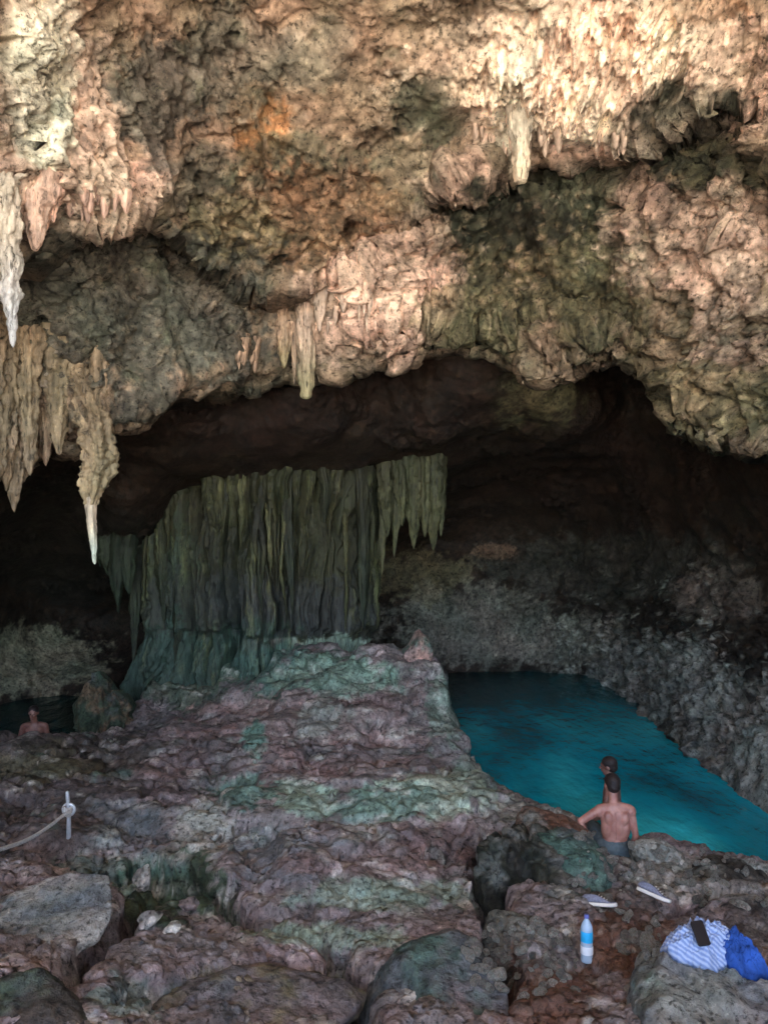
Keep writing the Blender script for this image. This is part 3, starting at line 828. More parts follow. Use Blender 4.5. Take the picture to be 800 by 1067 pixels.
hang('stalactite', [drip(543, 118, 192, [.20, .17, .13, .12, .08], 3.3, PALE * .8, CREAM * .9 + OLIVE * .6, flute=.25),
                    drip(533, 112, 158, [.10, .08, .05, .02], 5.3, CREAM * .9)],
     'pale yellow blunt stalactite hanging from the bright combed ceiling', 'stalactite')
hang('stalactite', [drip(319, 318, 416, [.20, .16, .14, .15, .13, .08], 7.7, CREAM * .75, OLIVE * 1.7 + MINT * .15, nl=150),
                    drip(333, 305, 346, [.14, .11, .06, .02], 1.2, CREAM * .5)],
     'long green tinted stalactite at the middle of the ceiling lip', 'stalactite')
hang('stalactite', [drip(296, 330, 384, [.13, .15, .11, .12, .07, .02], 2.4, TAN, OLIVE * 1.6, knob=.35),
                    drip(307, 340, 402, [.08, .06, .05, .035, .015], 8.4, TAN * .9)],
     'knobbly twin pointed stalactite just left of the long green one', 'stalactite')
LT = TAN * .42 + OLIVE * .5
left = [drip(80, 385, 528, [.30, .30, .26, .20, .24, .26, .18, .09], 4.4, LT, LT * .9 + OLIVE * .5, nth=64, nl=190, knob=.4, flute=.3, bend=[0, 8, 18, 24, 26, 20, 15]),
        drip(62, 385, 474, [.24, .2, .16, .10, .03], 9.9, LT, LT, knob=.3, flute=.3),
        drip(104, 385, 440, [.16, .14, .10, .03], 11.9, LT, LT * .9, knob=.3, flute=.3)]
Yl = roof(80, 385) + .05
left.append(spike([W(93, 505, Yl), W(96, 550, Yl), W(99, 588, Yl)], [.10, .085, .05, .02], 36, 90, .2, .2, 6.1, 1, CREAM * .6 + MINT * .2, np.array([.66, .76, .66])))
hang('stalactite', left, 'large bulging stalactite at left ending in a thin white tip', 'stalactite')
dr = []
for (x, y1, r) in [(-34, 560, .28), (-14, 545, .22), (4, 512, .2), (18, 534, .2), (30, 496, .17), (42, 478, .2), (54, 462, .16), (11, 480, .2), (-4, 530, .2), (24, 506, .22), (36, 470, .16), (48, 486, .12), (70, 452, .18)]:
    dr.append(drip(x, 372 + rg.uniform(-6, 14), y1, [r, r * 1.15, r * rg.uniform(.6, 1.0), r * .8, r * rg.uniform(.5, .8), r * .1], x * .21 + 3, LT * rg.uniform(.8, 1.15), TAN * .55 + OLIVE * .15, flute=.35, knob=.35, dx=rg.uniform(-4, 4), off=rg.uniform(-.1, .2)))
hang('stone_drapery', dr, 'tan stone drapery hanging at the left edge of the photo', 'stone drapery')
hang('stalactite', [drip(37, 205, 262, [.24, .19, .13, .09, .03], 2.9, PINK * 1.05, PINK * 1.25, flute=.3, knob=.3),
                    drip(55, 200, 232, [.14, .10, .06, .02], 7.9, PINK * 1.1)],
     'pink double stalactite high at the left under the pale patch', 'stalactite')
hang('stalactite', [drip(4, 190, 362, [.17, .12, .16, .10, .13, .05, .02], 12.9, PALE * .6, np.array([.42, .44, .46]), knob=.5, nl=170, bend=[0, 5, 2, 8, 6, 9, 10]),
                    drip(-8, 200, 340, [.14, .12, .1, .05], 3.9, PALE * .5, knob=.5)],
     'chalky white stalactite cluster hanging along the far left edge', 'stalactite')
# short fringe teeth along the ledges
tg = 'small stalactite teeth along the ceiling ledges'
TL = {'pink': 'short pink tooth under the ledge at upper left, one of a row', 'lip': 'short pale tooth on the ceiling lip left of the twin stalactite',
      'mid': 'short cream tooth just right of the long green stalactite', 'top': 'short cream tooth on the bright combed ceiling'}
teeth = []
for (x0, x1, yb, n_, kd, cc) in [(72, 132, lambda x: 208 - .02 * x, 16, 'pink', PINK), (214, 288, lambda x: 376 - (x - 214) * .22, 16, 'lip', TAN), (340, 420, lambda x: 322 - (x - 340) * .1, 12, 'mid', CREAM),
                                 (485, 660, lambda x: 138 + 10 * math.sin(x * .05), 30, 'top', CREAM), ]:
    for _ in range(n_):
        x = rg.uniform(x0, x1)
        teeth.append((x, yb(x) + rg.uniform(-7, 7), rg.choice([5, 8, 10, 14, 18]), cc * rg.uniform(.45, .8), kd))
for i, (x, y, ln, c, kd) in enumerate(teeth):
    r = rg.uniform(.03, .075)
    hang('stalactite', [drip(x, y, y + ln + 4, [r, r * .9, r * .6, r * .2], i * 1.7, c, c * 1.1, nth=16, nl=34, dx=rg.uniform(-2, 2), up=.2)], TL[kd], 'stalactite', tg)

# ------------------------------------------------------------------ boulders
_ico = {}
def ico(n):
    if n not in _ico:
        bm = bmesh.new()
        bmesh.ops.create_icosphere(bm, subdivisions=n, radius=1)
        V = np.array([v.co[:] for v in bm.verts]); Fc = np.array([[v.index for v in f.verts] for f in bm.faces])
        bm.free()
        _ico[n] = (V, Fc)
    return _ico[n]

def boulder(name, loc, size, rz, seed, label, cols, n=6, cat='rock', group=None, tilt=(0, 0), nplanes=14, rough=1.0, layered=0.0):
    V, Fc = ico(n)
    rs = np.random.RandomState(seed)
    pl = rs.normal(size=(nplanes, 3)); pl /= np.linalg.norm(pl, axis=1)[:, None]
    dd = rs.uniform(.62, .95, nplanes)
    q = (V @ pl.T) / dd
    k = 9.0
    r = 1.0 / (np.log(np.exp(q * k).sum(1) + np.exp(k * .75)) / k)
    P = V * r[:, None]
    P = P * (1 + .16 * fbm(P + seed, 1.2, 3)[:, None])
    P = P * np.array(size)
    mrot = np.array(Matrix.Rotation(rz, 3, 'Z') @ Matrix.Rotation(R(tilt[0]), 3, 'X') @ Matrix.Rotation(R(tilt[1]), 3, 'Y'))
    P = P @ mrot.T
    No = V @ mrot.T
    Wp = P + np.array(loc)
    s = max(size)
    D = rough * (.07 * s * fbm(Wp, 1.7 / s, 5, .62, ridged=True) + .018 * fbm(Wp, 7, 4, .65))
    if layered:
        rv = fbm(Wp * np.array([1.0, .8, .22]) + seed, 3.6, 4, .55, ridged=True)
        D += layered * .5 * rv - layered * 1.1 * sm(.45, .75, fbm(Wp * np.array([1.0, .8, .3]) + seed * 2, 3.0, 3, .5, ridged=True))
    if n >= 5:
        g1, _ = worley(Wp, 7.0 if s > .4 else 18.0)
        D += (.045 if s > .4 else .012) * rough * (.5 - g1)
    P = P + No * D[:, None]
    Wp = P + np.array(loc)
    col = np.broadcast_to(cols[0], P.shape).copy()
    for i, c in enumerate(cols[1:]):
        g = sm(-.02, .3, fbm(Wp, 1.9 + .8 * i, 5, .62, off=seed + 7.0 * i))[:, None] * .85
        col = col * (1 - g) + c * g
    me = raw_mesh(name, P, Fc, np.clip(col, .004, .8), M_FLOOR)
    o = link(name, me, label=label, category=cat, group=group)
    o.location = loc
    return o

def pxb(px, py, Y):
    v = W(px, py, Y)
    return (v.x, v.y, v.z)

# the big dark jagged rock beside the bathers
boulder('boulder', pxb(552, 915, 6.95), (.50, .42, .56), .3, 5, 'tall dark jagged rock with black vertical cracks left of the seated man', [DKGREEN * .5, DARK * .8, PGREY * .45], 6, layered=.12, tilt=(0, 6), nplanes=9)
boulder('boulder', pxb(598, 918, 6.9), (.50, .42, .44), .8, 8, 'rounded green grey rock directly in front of the seated man', [TEAL * .6, SLATE * .9, TEAL * .7 + PGREY * .15], 6, layered=.03)
boulder('boulder', pxb(575, 872, 7.75), (.45, .3, .26), 0, 15, 'crusty brown rock at the pool edge behind the jagged one', [BROWN * 1.2, PGREY * .6, RUST * .5], 6)
boulder('boulder', pxb(690, 905, 7.6), (.30, .26, .24), .4, 19, 'pale crusty rock on the shore just right of the seated man', [PGREY * .9, PGREY * .6, RUST * .7], 6)
boulder('boulder', pxb(765, 925, 7.2), (.55, .35, .22), -.2, 23, 'low dark pitted rock on the shore at the right edge', [DARK * 1.5, PGREY * .9, PGREY * .5], 6, rough=1.5)
boulder('boulder', pxb(735, 1062, 4.6), (.78, .5, .42), .2, 29, 'big grey green boulder filling the bottom right corner', [PGREY * .65, SLATE * 1.3, TEAL * .9], 6, layered=.03)
boulder('boulder', pxb(606, 1062, 4.75), (.15, .14, .22), .2, 33, 'small upright pointed pale stone at the bottom edge', [PGREY * .75, SLATE, PGREY], 5)
boulder('boulder', pxb(450, 1035, 4.95), (.46, .5, .38), .5, 37, 'smooth blue green boulder at the bottom centre', [SLATE, TEAL * .55, MAUVE * .7], 6, rough=.7)
boulder('boulder', pxb(8, 980, 4.9), (.62, .30, .12), .45, 41, 'flat pale grey slab tilted up at the lower left edge', [PGREY * .7, PGREY * .4, SLATE * 1.1], 6, tilt=(10, -16), rough=.9, nplanes=8)
boulder('boulder', pxb(540, 980, 5.75), (.32, .24, .24), 0, 43, 'pitted grey rock between the jagged rock and the brown soil', [GREY * .9, PGREY * .6, BROWN], 6)
boulder('boulder', pxb(20, 1060, 3.9), (.34, .34, .2), 0, 47, 'dark wet rock in the lower left corner under the pale slab', [DARK * 1.5, SLATE * .6, MOSS], 6)
boulder('boulder', pxb(240, 1070, 4.5), (.95, .42, .26), .1, 53, 'long low mauve rock ledge along the bottom left', [MAUVE * .8, SLATE, OLIVE * 1.1], 6)
boulder('stalagmite', pxb(434, 688, 13.1), (.36, .34, .46), .1, 61, 'round stump topped with orange crust beside the column base', [RUST * 1.2, RUST + ORANGE * .3, TEAL * .7], 6, cat='stalagmite')
boulder('stalagmite', pxb(112, 748, 13.1), (.50, .40, .66), .7, 69, 'dark blue green stump at the left foot of the column', [MOSS * .7, SLATE * .6, ORANGE * .35 + GREY * .3], 6, cat='stalagmite', nplanes=7, layered=.12)
def hollow_stones():
  # pale stones lying in the green hollow
  for (x, y, Y, sx, sy, c, lb) in [(150, 925, 6.6, .07, .15, PGREY * 1.2, 'long pinkish stone standing in the mossy hollow'), (132, 932, 6.4, .07, .045, MINT * .6, 'flat minty stone at the left of the mossy hollow'),
                                 (157, 962, 6.05, .08, .06, PGREY, 'grey stone at the lower end of the mossy hollow'), (179, 970, 5.95, .05, .05, PGREY * 1.2, 'small whitest stone at the right of the mossy hollow'),
                                 (196, 946, 6.3, .07, .05, MAUVE * 1.6, 'small mauve stone at the back of the mossy hollow')]:
      h = at_px(x, y)
      boulder('stone', (h.x, h.y, h.z + sy * .45), (sx, sx, sy), rg.uniform(0, 3), int(x), lb, [c, c * .6, MAUVE], 5, cat='stone', rough=1.2, nplanes=8)

# ------------------------------------------------------------------ support queries
def bvh_all():
    vs, fs = [], []
    n = 0
    for o in bpy.data.objects:
        if o.type == 'MESH' and (o.name.startswith(('cave_floor', 'boulder'))):
            me = o.data
            a = np.empty(len(me.vertices) * 3, np.float32); me.vertices.foreach_get('co', a)
            a = a.reshape(-1, 3) + np.array(o.location)
            k = me.polygons[0].loop_total
            b = np.empty(len(me.polygons) * k, np.int32); me.polygons.foreach_get('vertices', b)
            vs.extend(map(tuple, a.tolist())); fs.extend((b.reshape(-1, k) + n).tolist()); n += len(a)
    return BVHTree.FromPolygons(vs, fs)
BV = bvh_all()
def ground(x, y):
    h = BV.ray_cast(Vector((x, y, 3.2)), Vector((0, 0, -1)))
    return (h[0].z, h[1]) if h[0] else (0.5, Vector((0, 0, 1)))
def at_px(px, py):
    """where the sight line of a pixel meets the floor"""
    h = BV.ray_cast(Vector((0, 0, CZ)), Vector(((px - 400) / F, 1, (533.5 - py) / F)).normalized())
    return h[0]

hollow_stones()
# loose stones on the shore (copies of four stones)
protos = []
for k in range(4):
    protos.append(boulder('stone', (0, 0, 0), (1, .8 + .1 * k, .62), 0, 100 + k, 'x', [PGREY * (1.7, 1.2, .8, 1.4)[k], (RUST, SLATE, MAUVE, PALE * .6)[k] * .9, PALE * .55], 4, cat='stone', rough=2.2, nplanes=6))
ss = 'fist sized loose stone lying on the rubble shore by the pool'
used = [0] * 4
def area(px, py):
    return any((px - a) ** 2 / c ** 2 + (py - b) ** 2 / d ** 2 < 1 for a, b, c, d in [(690, 905, 120, 30), (560, 870, 60, 30), (540, 1000, 60, 40), (690, 960, 80, 40), (770, 935, 60, 30)])
cnt = 0
while cnt < 270:
    x, y = rg.uniform(480, 830), rg.uniform(850, 1040)
    if not area(x, y): continue
    if any(a < x < b and c < y < d for a, b, c, d in [(600, 645, 920, 1010), (660, 705, 915, 955), (690, 830, 945, 1030), (500, 600, 845, 915)]): continue
    h = at_px(x, y)
    if h is None or h.z < .12: continue
    k = rg.randrange(4)
    s = rg.choice([.012, .018, .022, .028, .034, .045])
    if used[k] == 0:
        o = protos[k]
    else:
        o = protos[k].copy(); COL.objects.link(o)
    used[k] += 1
    o.location = (h.x, h.y, h.z + s * .35)
    o.scale = (s * rg.uniform(.7, 1.4), s, s * rg.uniform(.8, 1.5))
    o.rotation_euler = (rg.uniform(-.6, .6), rg.uniform(-.6, .6), rg.uniform(0, 6))
    o['label'] = ss if x > 600 else 'fist sized loose stone lying around the jagged rock'
    o['group'] = 'loose stones on the shore'
    cnt += 1

# ------------------------------------------------------------------ people
def tube_chain(bm, pts, radii, seg=16, sub=5, squash=None):
    """smooth tapered limb through pts; radii may be (rx, ry) pairs: rx sideways, ry front to back"""
    pts = [Vector(p) for p in pts]
    rr = [(r, r) if not isinstance(r, tuple) else r for r in radii]
    P, Rr = [], []
    n = len(pts)
    for i in range(n - 1):
        p0, p1, p2, p3 = pts[max(i - 1, 0)], pts[i], pts[i + 1], pts[min(i + 2, n - 1)]
        for k in range(sub):
            t = k / sub
            P.append(.5 * ((2 * p1) + (-p0 + p2) * t + (2 * p0 - 5 * p1 + 4 * p2 - p3) * t * t + (-p0 + 3 * p1 - 3 * p2 + p3) * t ** 3))
            Rr.append(tuple(rr[i][j] * (1 - t) + rr[i + 1][j] * t for j in (0, 1)))
    P.append(pts[-1]); Rr.append(rr[-1])
    # round caps
    d0 = (P[0] - P[1]).normalized(); d1 = (P[-1] - P[-2]).normalized()
    capA = [(P[0] + d0 * min(Rr[0]) * math.sin(a), tuple(v * math.cos(a) for v in Rr[0])) for a in (1.45, 1.1, .7, .35)]
    capB = [(P[-1] + d1 * min(Rr[-1]) * math.sin(a), tuple(v * math.cos(a) for v in Rr[-1])) for a in (.35, .7, 1.1, 1.45)]
    P = [c[0] for c in capA] + P + [c[0] for c in capB]
    Rr = [c[1] for c in capA] + Rr + [c[1] for c in capB]
    rings = []
    ref = Vector((1, 0, 0))
    for i in range(len(P)):
        d = (P[min(i + 1, len(P) - 1)] - P[max(i - 1, 0)]).normalized()
        u = ref - d * ref.dot(d)
        if u.length < .2:
            ref = Vector((0, 1, 0)); u = ref - d * ref.dot(d)
        u.normalize(); v = d.cross(u)
        rings.append([bm.verts.new(P[i] + u * math.cos(a) * Rr[i][0] + v * math.sin(a) * Rr[i][1]) for a in [2 * math.pi * k / seg for k in range(seg)]])
    for a, b in zip(rings, rings[1:]):
        for k in range(seg):
            bm.faces.new((a[k], a[(k + 1) % seg], b[(k + 1) % seg], b[k]))
    bm.faces.new(rings[0][::-1]); bm.faces.new(rings[-1])

def ball(bm, c, r, rot=None, sub=3):
    m = Matrix.Translation(c) @ (rot or Matrix.Identity(4)) @ Matrix.Diagonal((*r, 1))
    bmesh.ops.create_icosphere(bm, subdivisions=sub, radius=1, matrix=m)

def fuse(bm, name, voxel, mat, parent, smooth=4):
    """joins the overlapping limbs into one continuous skin"""
    me = bpy.data.meshes.new(name + '_src')
    bmesh.ops.recalc_face_normals(bm, faces=bm.faces)
    bm.to_mesh(me); bm.free()
    o = bpy.data.objects.new('tmp', me)
    COL.objects.link(o)
    r = o.modifiers.new('r', 'REMESH'); r.mode = 'VOXEL'; r.voxel_size = voxel; r.use_smooth_shade = True
    s = o.modifiers.new('s', 'SMOOTH'); s.factor = .5; s.iterations = smooth
    dg = bpy.context.evaluated_depsgraph_get()
    m2 = bpy.data.meshes.new_from_object(o.evaluated_get(dg))
    bpy.data.objects.remove(o); bpy.data.meshes.remove(me)
    m2.name = name
    m2.materials.clear(); m2.materials.append(mat)
    for p in m2.polygons: p.use_smooth = True
    return link(name, m2, parent)

def hand(bm, wrist, fwd, palm_n, side, sc=1.0, curl=.3):
    """palm with four unequal bent fingers and a thumb off the side; fwd = finger direction"""
    wrist = Vector(wrist); f = Vector(fwd).normalized(); n = Vector(palm_n).normalized()
    s = f.cross(n).normalized() * side
    tube_chain(bm, [wrist, wrist + f * .045 * sc, wrist + f * .085 * sc], [.022 * sc, (.034 * sc), .034 * sc], 12, 3)
    ball(bm, wrist + f * .05 * sc + s * .006, (.04 * sc,) * 3, None, 2)
    for k, ln in enumerate([.072, .080, .074, .058]):
        b = wrist + f * .082 * sc + s * (.032 - .021 * k) * sc
        ln *= sc
        a1 = (f + n * curl * .6).normalized(); a2 = (f + n * curl * 1.6).normalized(); a3 = (f + n * curl * 2.6).normalized()
        p1 = b + a1 * ln * .45; p2 = p1 + a2 * ln * .32; p3 = p2 + a3 * ln * .23
        tube_chain(bm, [b - f * .02, b, p1, p2, p3], [.009 * sc, .0095 * sc, .0088 * sc, .008 * sc, .007 * sc], 8, 2)
    t0 = wrist + f * .02 * sc + s * .025 * sc
    t1 = t0 + (f * .6 + s * .8).normalized() * .035 * sc
    t2 = t1 + (f * .9 + s * .35).normalized() * .03 * sc
    tube_chain(bm, [t0, t1, t2], [.013 * sc, .0115 * sc, .009 * sc], 8, 3)

def head(bm, c, fwd, up=(0, 0, 1)):
    """skull, jaw, nose, brow, lips and ears around centre c"""
    f = Vector(fwd).normalized(); u = Vector(up).normalized(); s = f.cross(u).normalized(); u = s.cross(f).normalized()
    c = Vector(c)
    rot = Matrix((s, f, u)).transposed().to_4x4()
    ball(bm, c + u * .025 - f * .008, (.076, .094, .092), rot)
    ball(bm, c - u * .045 + f * .025, (.056, .062, .062), rot)
    ball(bm, c - u * .09 + f * .055, (.026, .022, .02), rot, 2)
    tube_chain(bm, [c + f * .088 + u * .012, c + f * .108 - u * .022], [.009, .014], 8, 2)
    ball(bm, c + f * .085 + u * .028, (.05, .012, .01), rot, 2)
    ball(bm, c + f * .088 - u * .055, (.024, .011, .010), rot, 2)
    for k in (-1, 1):
        ball(bm, c + s * .077 * k - f * .008 - u * .005, (.012, .02, .032), rot, 2)
    return rot, f, u, s

def hair(c, rot, f, u, parent, mat, name='hair'):
    bm = bmesh.new()
    c = Vector(c)
    ball(bm, c + u * .040 - f * .018, (.083, .096, .088), rot, 4)
    ball(bm, c - f * .045 - u * .005, (.070, .066, .070), rot, 4)
    for v in bm.verts:
        n = fbm(np.array(v.co[:])[None], 38, 2)[0]
        v.co += (v.co - c).normalized() * .007 * float(n)
    return fuse(bm, name, .007, mat, parent, 1)

def eyes(c, f, u, s, parent):
    white = M_EYE
    for k in (-1, 1):
        bm = bmesh.new()
        ball(bm, Vector(c) + f * .084 + s * .03 * k + u * .008, (.011, .011, .011), None, 2)
        me = bpy.data.meshes.new('eye'); bm.to_mesh(me); bm.free(); me.materials.append(white)
        link('eye', me, parent)

def skin_mat(name, c):
    m, t, b = new_mat(name)
    L = t.links.new
    tc = node(t, 'ShaderNodeTexCoord'); n = node(t, 'ShaderNodeTexNoise'); n.inputs['Scale'].default_value = 11; n.inputs['Detail'].default_value = 6
    L(tc.outputs['Object'], n.inputs['Vector'])
    cr = node(t, 'ShaderNodeValToRGB'); c = np.array(c)
    cr.color_ramp.elements[0].position = .3; cr.color_ramp.elements[0].color = (*(c * (.62, .48, .48)), 1)
    cr.color_ramp.elements[1].position = .7; cr.color_ramp.elements[1].color = (*np.clip(c * (1.15, 1.2, 1.2), 0, 1), 1)
    L(n.outputs[0], cr.inputs[0]); L(cr.outputs[0], b.inputs['Base Color'])
    b.inputs['Roughness'].default_value = .5
    b.inputs['Subsurface Weight'].default_value = .1
    b.inputs['Subsurface Scale'].default_value = .02
    return m
M_EYE = plain_mat('eye_dark', (.05, .03, .02), .2)
M_SKIN = skin_mat('sunburnt_skin', (.42, .205, .155))
M_SKIN2 = skin_mat('brown_skin', (.24, .115, .085))
M_HAIR = plain_mat('dark_hair', (.022, .014, .012), .6, .3, .4, 60, bump=.5)
M_SHORTS = plain_mat('swim_shorts', (.10, .13, .14), .85, .2, .2, 30, bump=.4)

# seated man, back to us, at the pool edge
gx, gy = W(640, 885, 7.9).x, 7.9
gz = .40
boulder('boulder', (gx - .02, gy + .05, gz - .33), (.52, .34, .34), .1, 71, 'low grey rock under the seated man', [PGREY * .6, SLATE, RUST * .5], 6, rough=.5)
pr = empty('person', (gx, gy, gz), 'shirtless person with short dark hair sitting at the pool edge, back to us', 'person')
Lc = lambda x, y, z: (x, y, z)
bm = bmesh.new()
tube_chain(bm, [(0, 0, .08), (.0, -.01, .18), (.0, .0, .30), (0, .01, .40), (0, .02, .455)], [(.155, .115), (.135, .095), (.155, .105), (.175, .10), (.12, .075)], 24, 5)
tube_chain(bm, [(0, .02, .44), (-.005, .03, .52), (-.008, .045, .60)], [(.075, .06), (.054, .056), (.052, .056)], 16, 4)
tube_chain(bm, [(-.17, .01, .44), (0, .0, .47), (.17, .01, .44)], [.055, .06, .055], 14, 4)
# shoulder blades and spine hollow come from two flat pads
for k in (-1, 1):
    ball(bm, Vector((.085 * k, -.066, .37)), (.055, .045, .08), Matrix.Rotation(.35 * k, 4, 'Y'))
    ball(bm, Vector((.182 * k, 0, .425)), (.062, .058, .062))
    ball(bm, Vector((.105 * k, -.03, .26)), (.06, .07, .11))
# left arm (image left): elbow out, forearm down to the rock
sh = Vector((-.185, .01, .43)); el = Vector((-.40, -.03, .33)); wr = Vector((-.315, -.07, .125))
tube_chain(bm, [sh, sh.lerp(el, .5), el], [.052, .044, .036], 14, 5)
tube_chain(bm, [el, el.lerp(wr, .35), wr], [.037, .036, .024], 14, 5)
hand(bm, wr, (.05, -.05, -1), (-.2, -1, 0), 1, 1.0, .35)
sh = Vector((.185, .01, .43)); el = Vector((.225, -.04, .18)); wr = Vector((.205, .06, -.03))
tube_chain(bm, [sh, sh.lerp(el, .5), el], [.052, .043, .036], 14, 5)
tube_chain(bm, [el, el.lerp(wr, .35), wr], [.037, .035, .024], 14, 5)
hand(bm, wr, (-.1, .6, -.8), (0, -.6, -.5), -1, 1.0, .3)
# legs over the edge into the water
for k in (-1, 1):
    hp = Vector((.09 * k, .03, .06)); kn = Vector((.13 * k, .47, .10)); an = Vector((.12 * k, .58, -.30))
    tube_chain(bm, [hp, hp.lerp(kn, .5), kn], [.085, .072, .055], 16, 5)
    tube_chain(bm, [kn, kn.lerp(an, .35), an], [.055, .05, .035], 14, 5)
    tube_chain(bm, [an, an + Vector((0, .05, -.05)), an + Vector((.01 * k, .18, -.08))], [.034, .038, .022], 12, 3)
hc = Vector((-.012, .055, .685))
for v in bm.verts:
    v.co.x *= .93
hc.x *= .93
rot, f_, u_, s_ = head(bm, hc, (-.1, 1, -.15))
body = fuse(bm, 'body', .0075, M_SKIN, pr, 3)
for v in body.data.vertices:
    if v.co.y < 0 and .16 < v.co.z < .44:
        v.co.y += .016 * math.exp(-(v.co.x / .018) ** 2)
hair(hc, rot, f_, u_, pr, M_HAIR)
eyes(hc, f_, u_, s_, pr)
bm = bmesh.new()
tube_chain(bm, [(0, .01, .055), (0, .0, .03), (0, .03, .02)], [(.172, .150), (.185, .155), (.16, .11)], 24, 4)
for k in (-1, 1):
    tube_chain(bm, [(.09 * k, .03, .06), (.115 * k, .22, .08), (.12 * k, .36, .095)], [.10, .092, .082], 16, 4)
for v in bm.verts:
    v.co += Vector((0, 0, .006 * math.sin(v.co.x * 70 + v.co.y * 30)))
fuse(bm, 'swim_shorts', .01, M_SHORTS, pr, 2)

# person standing in the water in front of him
def wader(loc, rz, label, skin, lean=0.0, arm=.0):
    p = empty('person', loc, label, 'person', None, rz)
    bm = bmesh.new()
    for k in (-1, 1):
        hp = Vector((.09 * k, 0, .88)); kn = Vector((.11 * k, .03, .48)); an = Vector((.12 * k, -.02, .08))
        tube_chain(bm, [hp, hp.lerp(kn, .5), kn], [.088, .075, .056], 14, 4)
        tube_chain(bm, [kn, kn.lerp(an, .35), an], [.056, .053, .036], 12, 4)
        tube_chain(bm, [an, an + Vector((0, .06, -.04)), an + Vector((0, .18, -.055))], [.034, .036, .022], 12, 3)
        sh = Vector((.18 * k, 0, 1.41)); el = Vector((.25 * k, .03 + arm, 1.14)); wr = Vector((.20 * k, .22 + arm, 1.0))
        tube_chain(bm, [sh, sh.lerp(el, .5), el], [.05, .043, .035], 14, 4)
        tube_chain(bm, [el, el.lerp(wr, .35), wr], [.036, .034, .023], 12, 4)
        hand(bm, wr, (wr - el), (0, 0, -1), -k, 1.0, .25)
    tube_chain(bm, [(0, 0, .90), (0, .01, 1.06), (0, 0, 1.22), (0, 0, 1.36), (0, 0, 1.43)], [(.15, .11), (.13, .095), (.155, .11), (.17, .10), (.11, .075)], 22, 5)
    tube_chain(bm, [(0, 0, 1.42), (0, .015, 1.50), (0, .03, 1.57)], [(.07, .058), .054, .052], 14, 4)
    tube_chain(bm, [(-.165, 0, 1.42), (0, -.005, 1.45), (.165, 0, 1.42)], [.052, .056, .052], 14, 4)
    hc = Vector((0, .04, 1.655))
    rot, f_, u_, s_ = head(bm, hc, (0, 1, -.12))
    fuse(bm, 'body', .009, skin, p, 3)
    hair(hc, rot, f_, u_, p, M_HAIR)
    eyes(hc, f_, u_, s_, p)
    bm = bmesh.new()
    tube_chain(bm, [(0, 0, .98), (0, 0, .90), (0, 0, .84)], [(.16, .12), (.17, .13), (.165, .125)], 20, 3)
    for k in (-1, 1):
        tube_chain(bm, [(.09 * k, 0, .86), (.10 * k, .01, .68), (.105 * k, .02, .58)], [.10, .09, .085], 14, 3)
    fuse(bm, 'swim_shorts', .012, M_SHORTS, p, 2)
    return p
h2 = W(637, 789, 9.3)
wader((h2.x, h2.y, h2.z - 1.775), R(60), 'dark haired wet person standing waist deep in the pool just beyond the seated man', M_SKIN2)
h3 = W(36, 735, 13.0)
wader((h3.x, h3.y, h3.z - 1.775), R(190), 'distant person chest deep in the dark water at the far left', M_SKIN2)

# ------------------------------------------------------------------ belongings on the shore
def mesh_from_bm(bm, name, mat, parent=None, smooth=True, sub=0, **props):
    me = bpy.data.meshes.new(name)
    bmesh.ops.recalc_face_normals(bm, faces=bm.faces)
    bm.to_mesh(me); bm.free()
    for p in me.polygons: p.use_smooth = smooth
    for m in (mat if isinstance(mat, list) else [mat]): me.materials.append(m)
    o = link(name, me, parent, **props)
    if sub:
        s = o.modifiers.new('s', 'SUBSURF'); s.levels = sub; s.render_levels = sub
    return o

def lathe(bm, prof, seg=28):
    rings = [[bm.verts.new((r * math.cos(2 * math.pi * k / seg), r * math.sin(2 * math.pi * k / seg), z)) for k in range(seg)] for r, z in prof]
    for a, b in zip(rings, rings[1:]):
        for k in range(seg):
            bm.faces.new((a[k], a[(k + 1) % seg], b[(k + 1) % seg], b[k]))
    bm.faces.new(rings[0][::-1]); bm.faces.new(rings[-1])

M_PET, tP, bP = new_mat('clear_blue_plastic')
bP.inputs['Base Color'].default_value = (.55, .72, .88, 1); bP.inputs['Roughness'].default_value = .12; bP.inputs['Transmission Weight'].default_value = .35; bP.inputs['IOR'].default_value = 1.3
M_LABEL = plain_mat('bottle_label', (.03, .42, .78), .4, .5, .1, 30)
M_LABEL2 = plain_mat('label_white', (.75, .8, .85), .4, .5, .05, 30)
M_CAP = plain_mat('bottle_cap', (.12, .14, .42), .4, .5, .05, 30)
bp_ = at_px(611, 1001)
bz = bp_.z
bt = empty('water_bottle', (bp_.x, bp_.y, bz - .01), 'clear plastic water bottle with blue label standing on the brown soil', 'bottle')
bt.rotation_euler = (R(-6), R(4), R(20))
bm = bmesh.new()
prof = [(.030, .0), (.041, .006), (.044, .02)]
for k in range(5):
    z = .03 + k * .02
    prof += [(.044, z), (.0415, z + .007), (.044, z + .014)]
prof += [(.044, .135), (.0425, .14), (.0425, .215), (.044, .22), (.043, .235), (.036, .258), (.022, .282), (.0145, .295), (.0145, .312)]
lathe(bm, prof)
mesh_from_bm(bm, 'bottle_body', M_PET, bt)
bm = bmesh.new(); lathe(bm, [(.0431, .142), (.0436, .144), (.0436, .212), (.0431, .214)]); mesh_from_bm(bm, 'label', M_LABEL, bt)
bm = bmesh.new(); lathe(bm, [(.0445, .060), (.0452, .062), (.0452, .112), (.0445, .114)]); mesh_from_bm(bm, 'label', M_LABEL2, bt)
bm = bmesh.new(); lathe(bm, [(.0165, .300), (.0175, .303), (.0175, .322), (.016, .325)]); mesh_from_bm(bm, 'cap', M_CAP, bt)

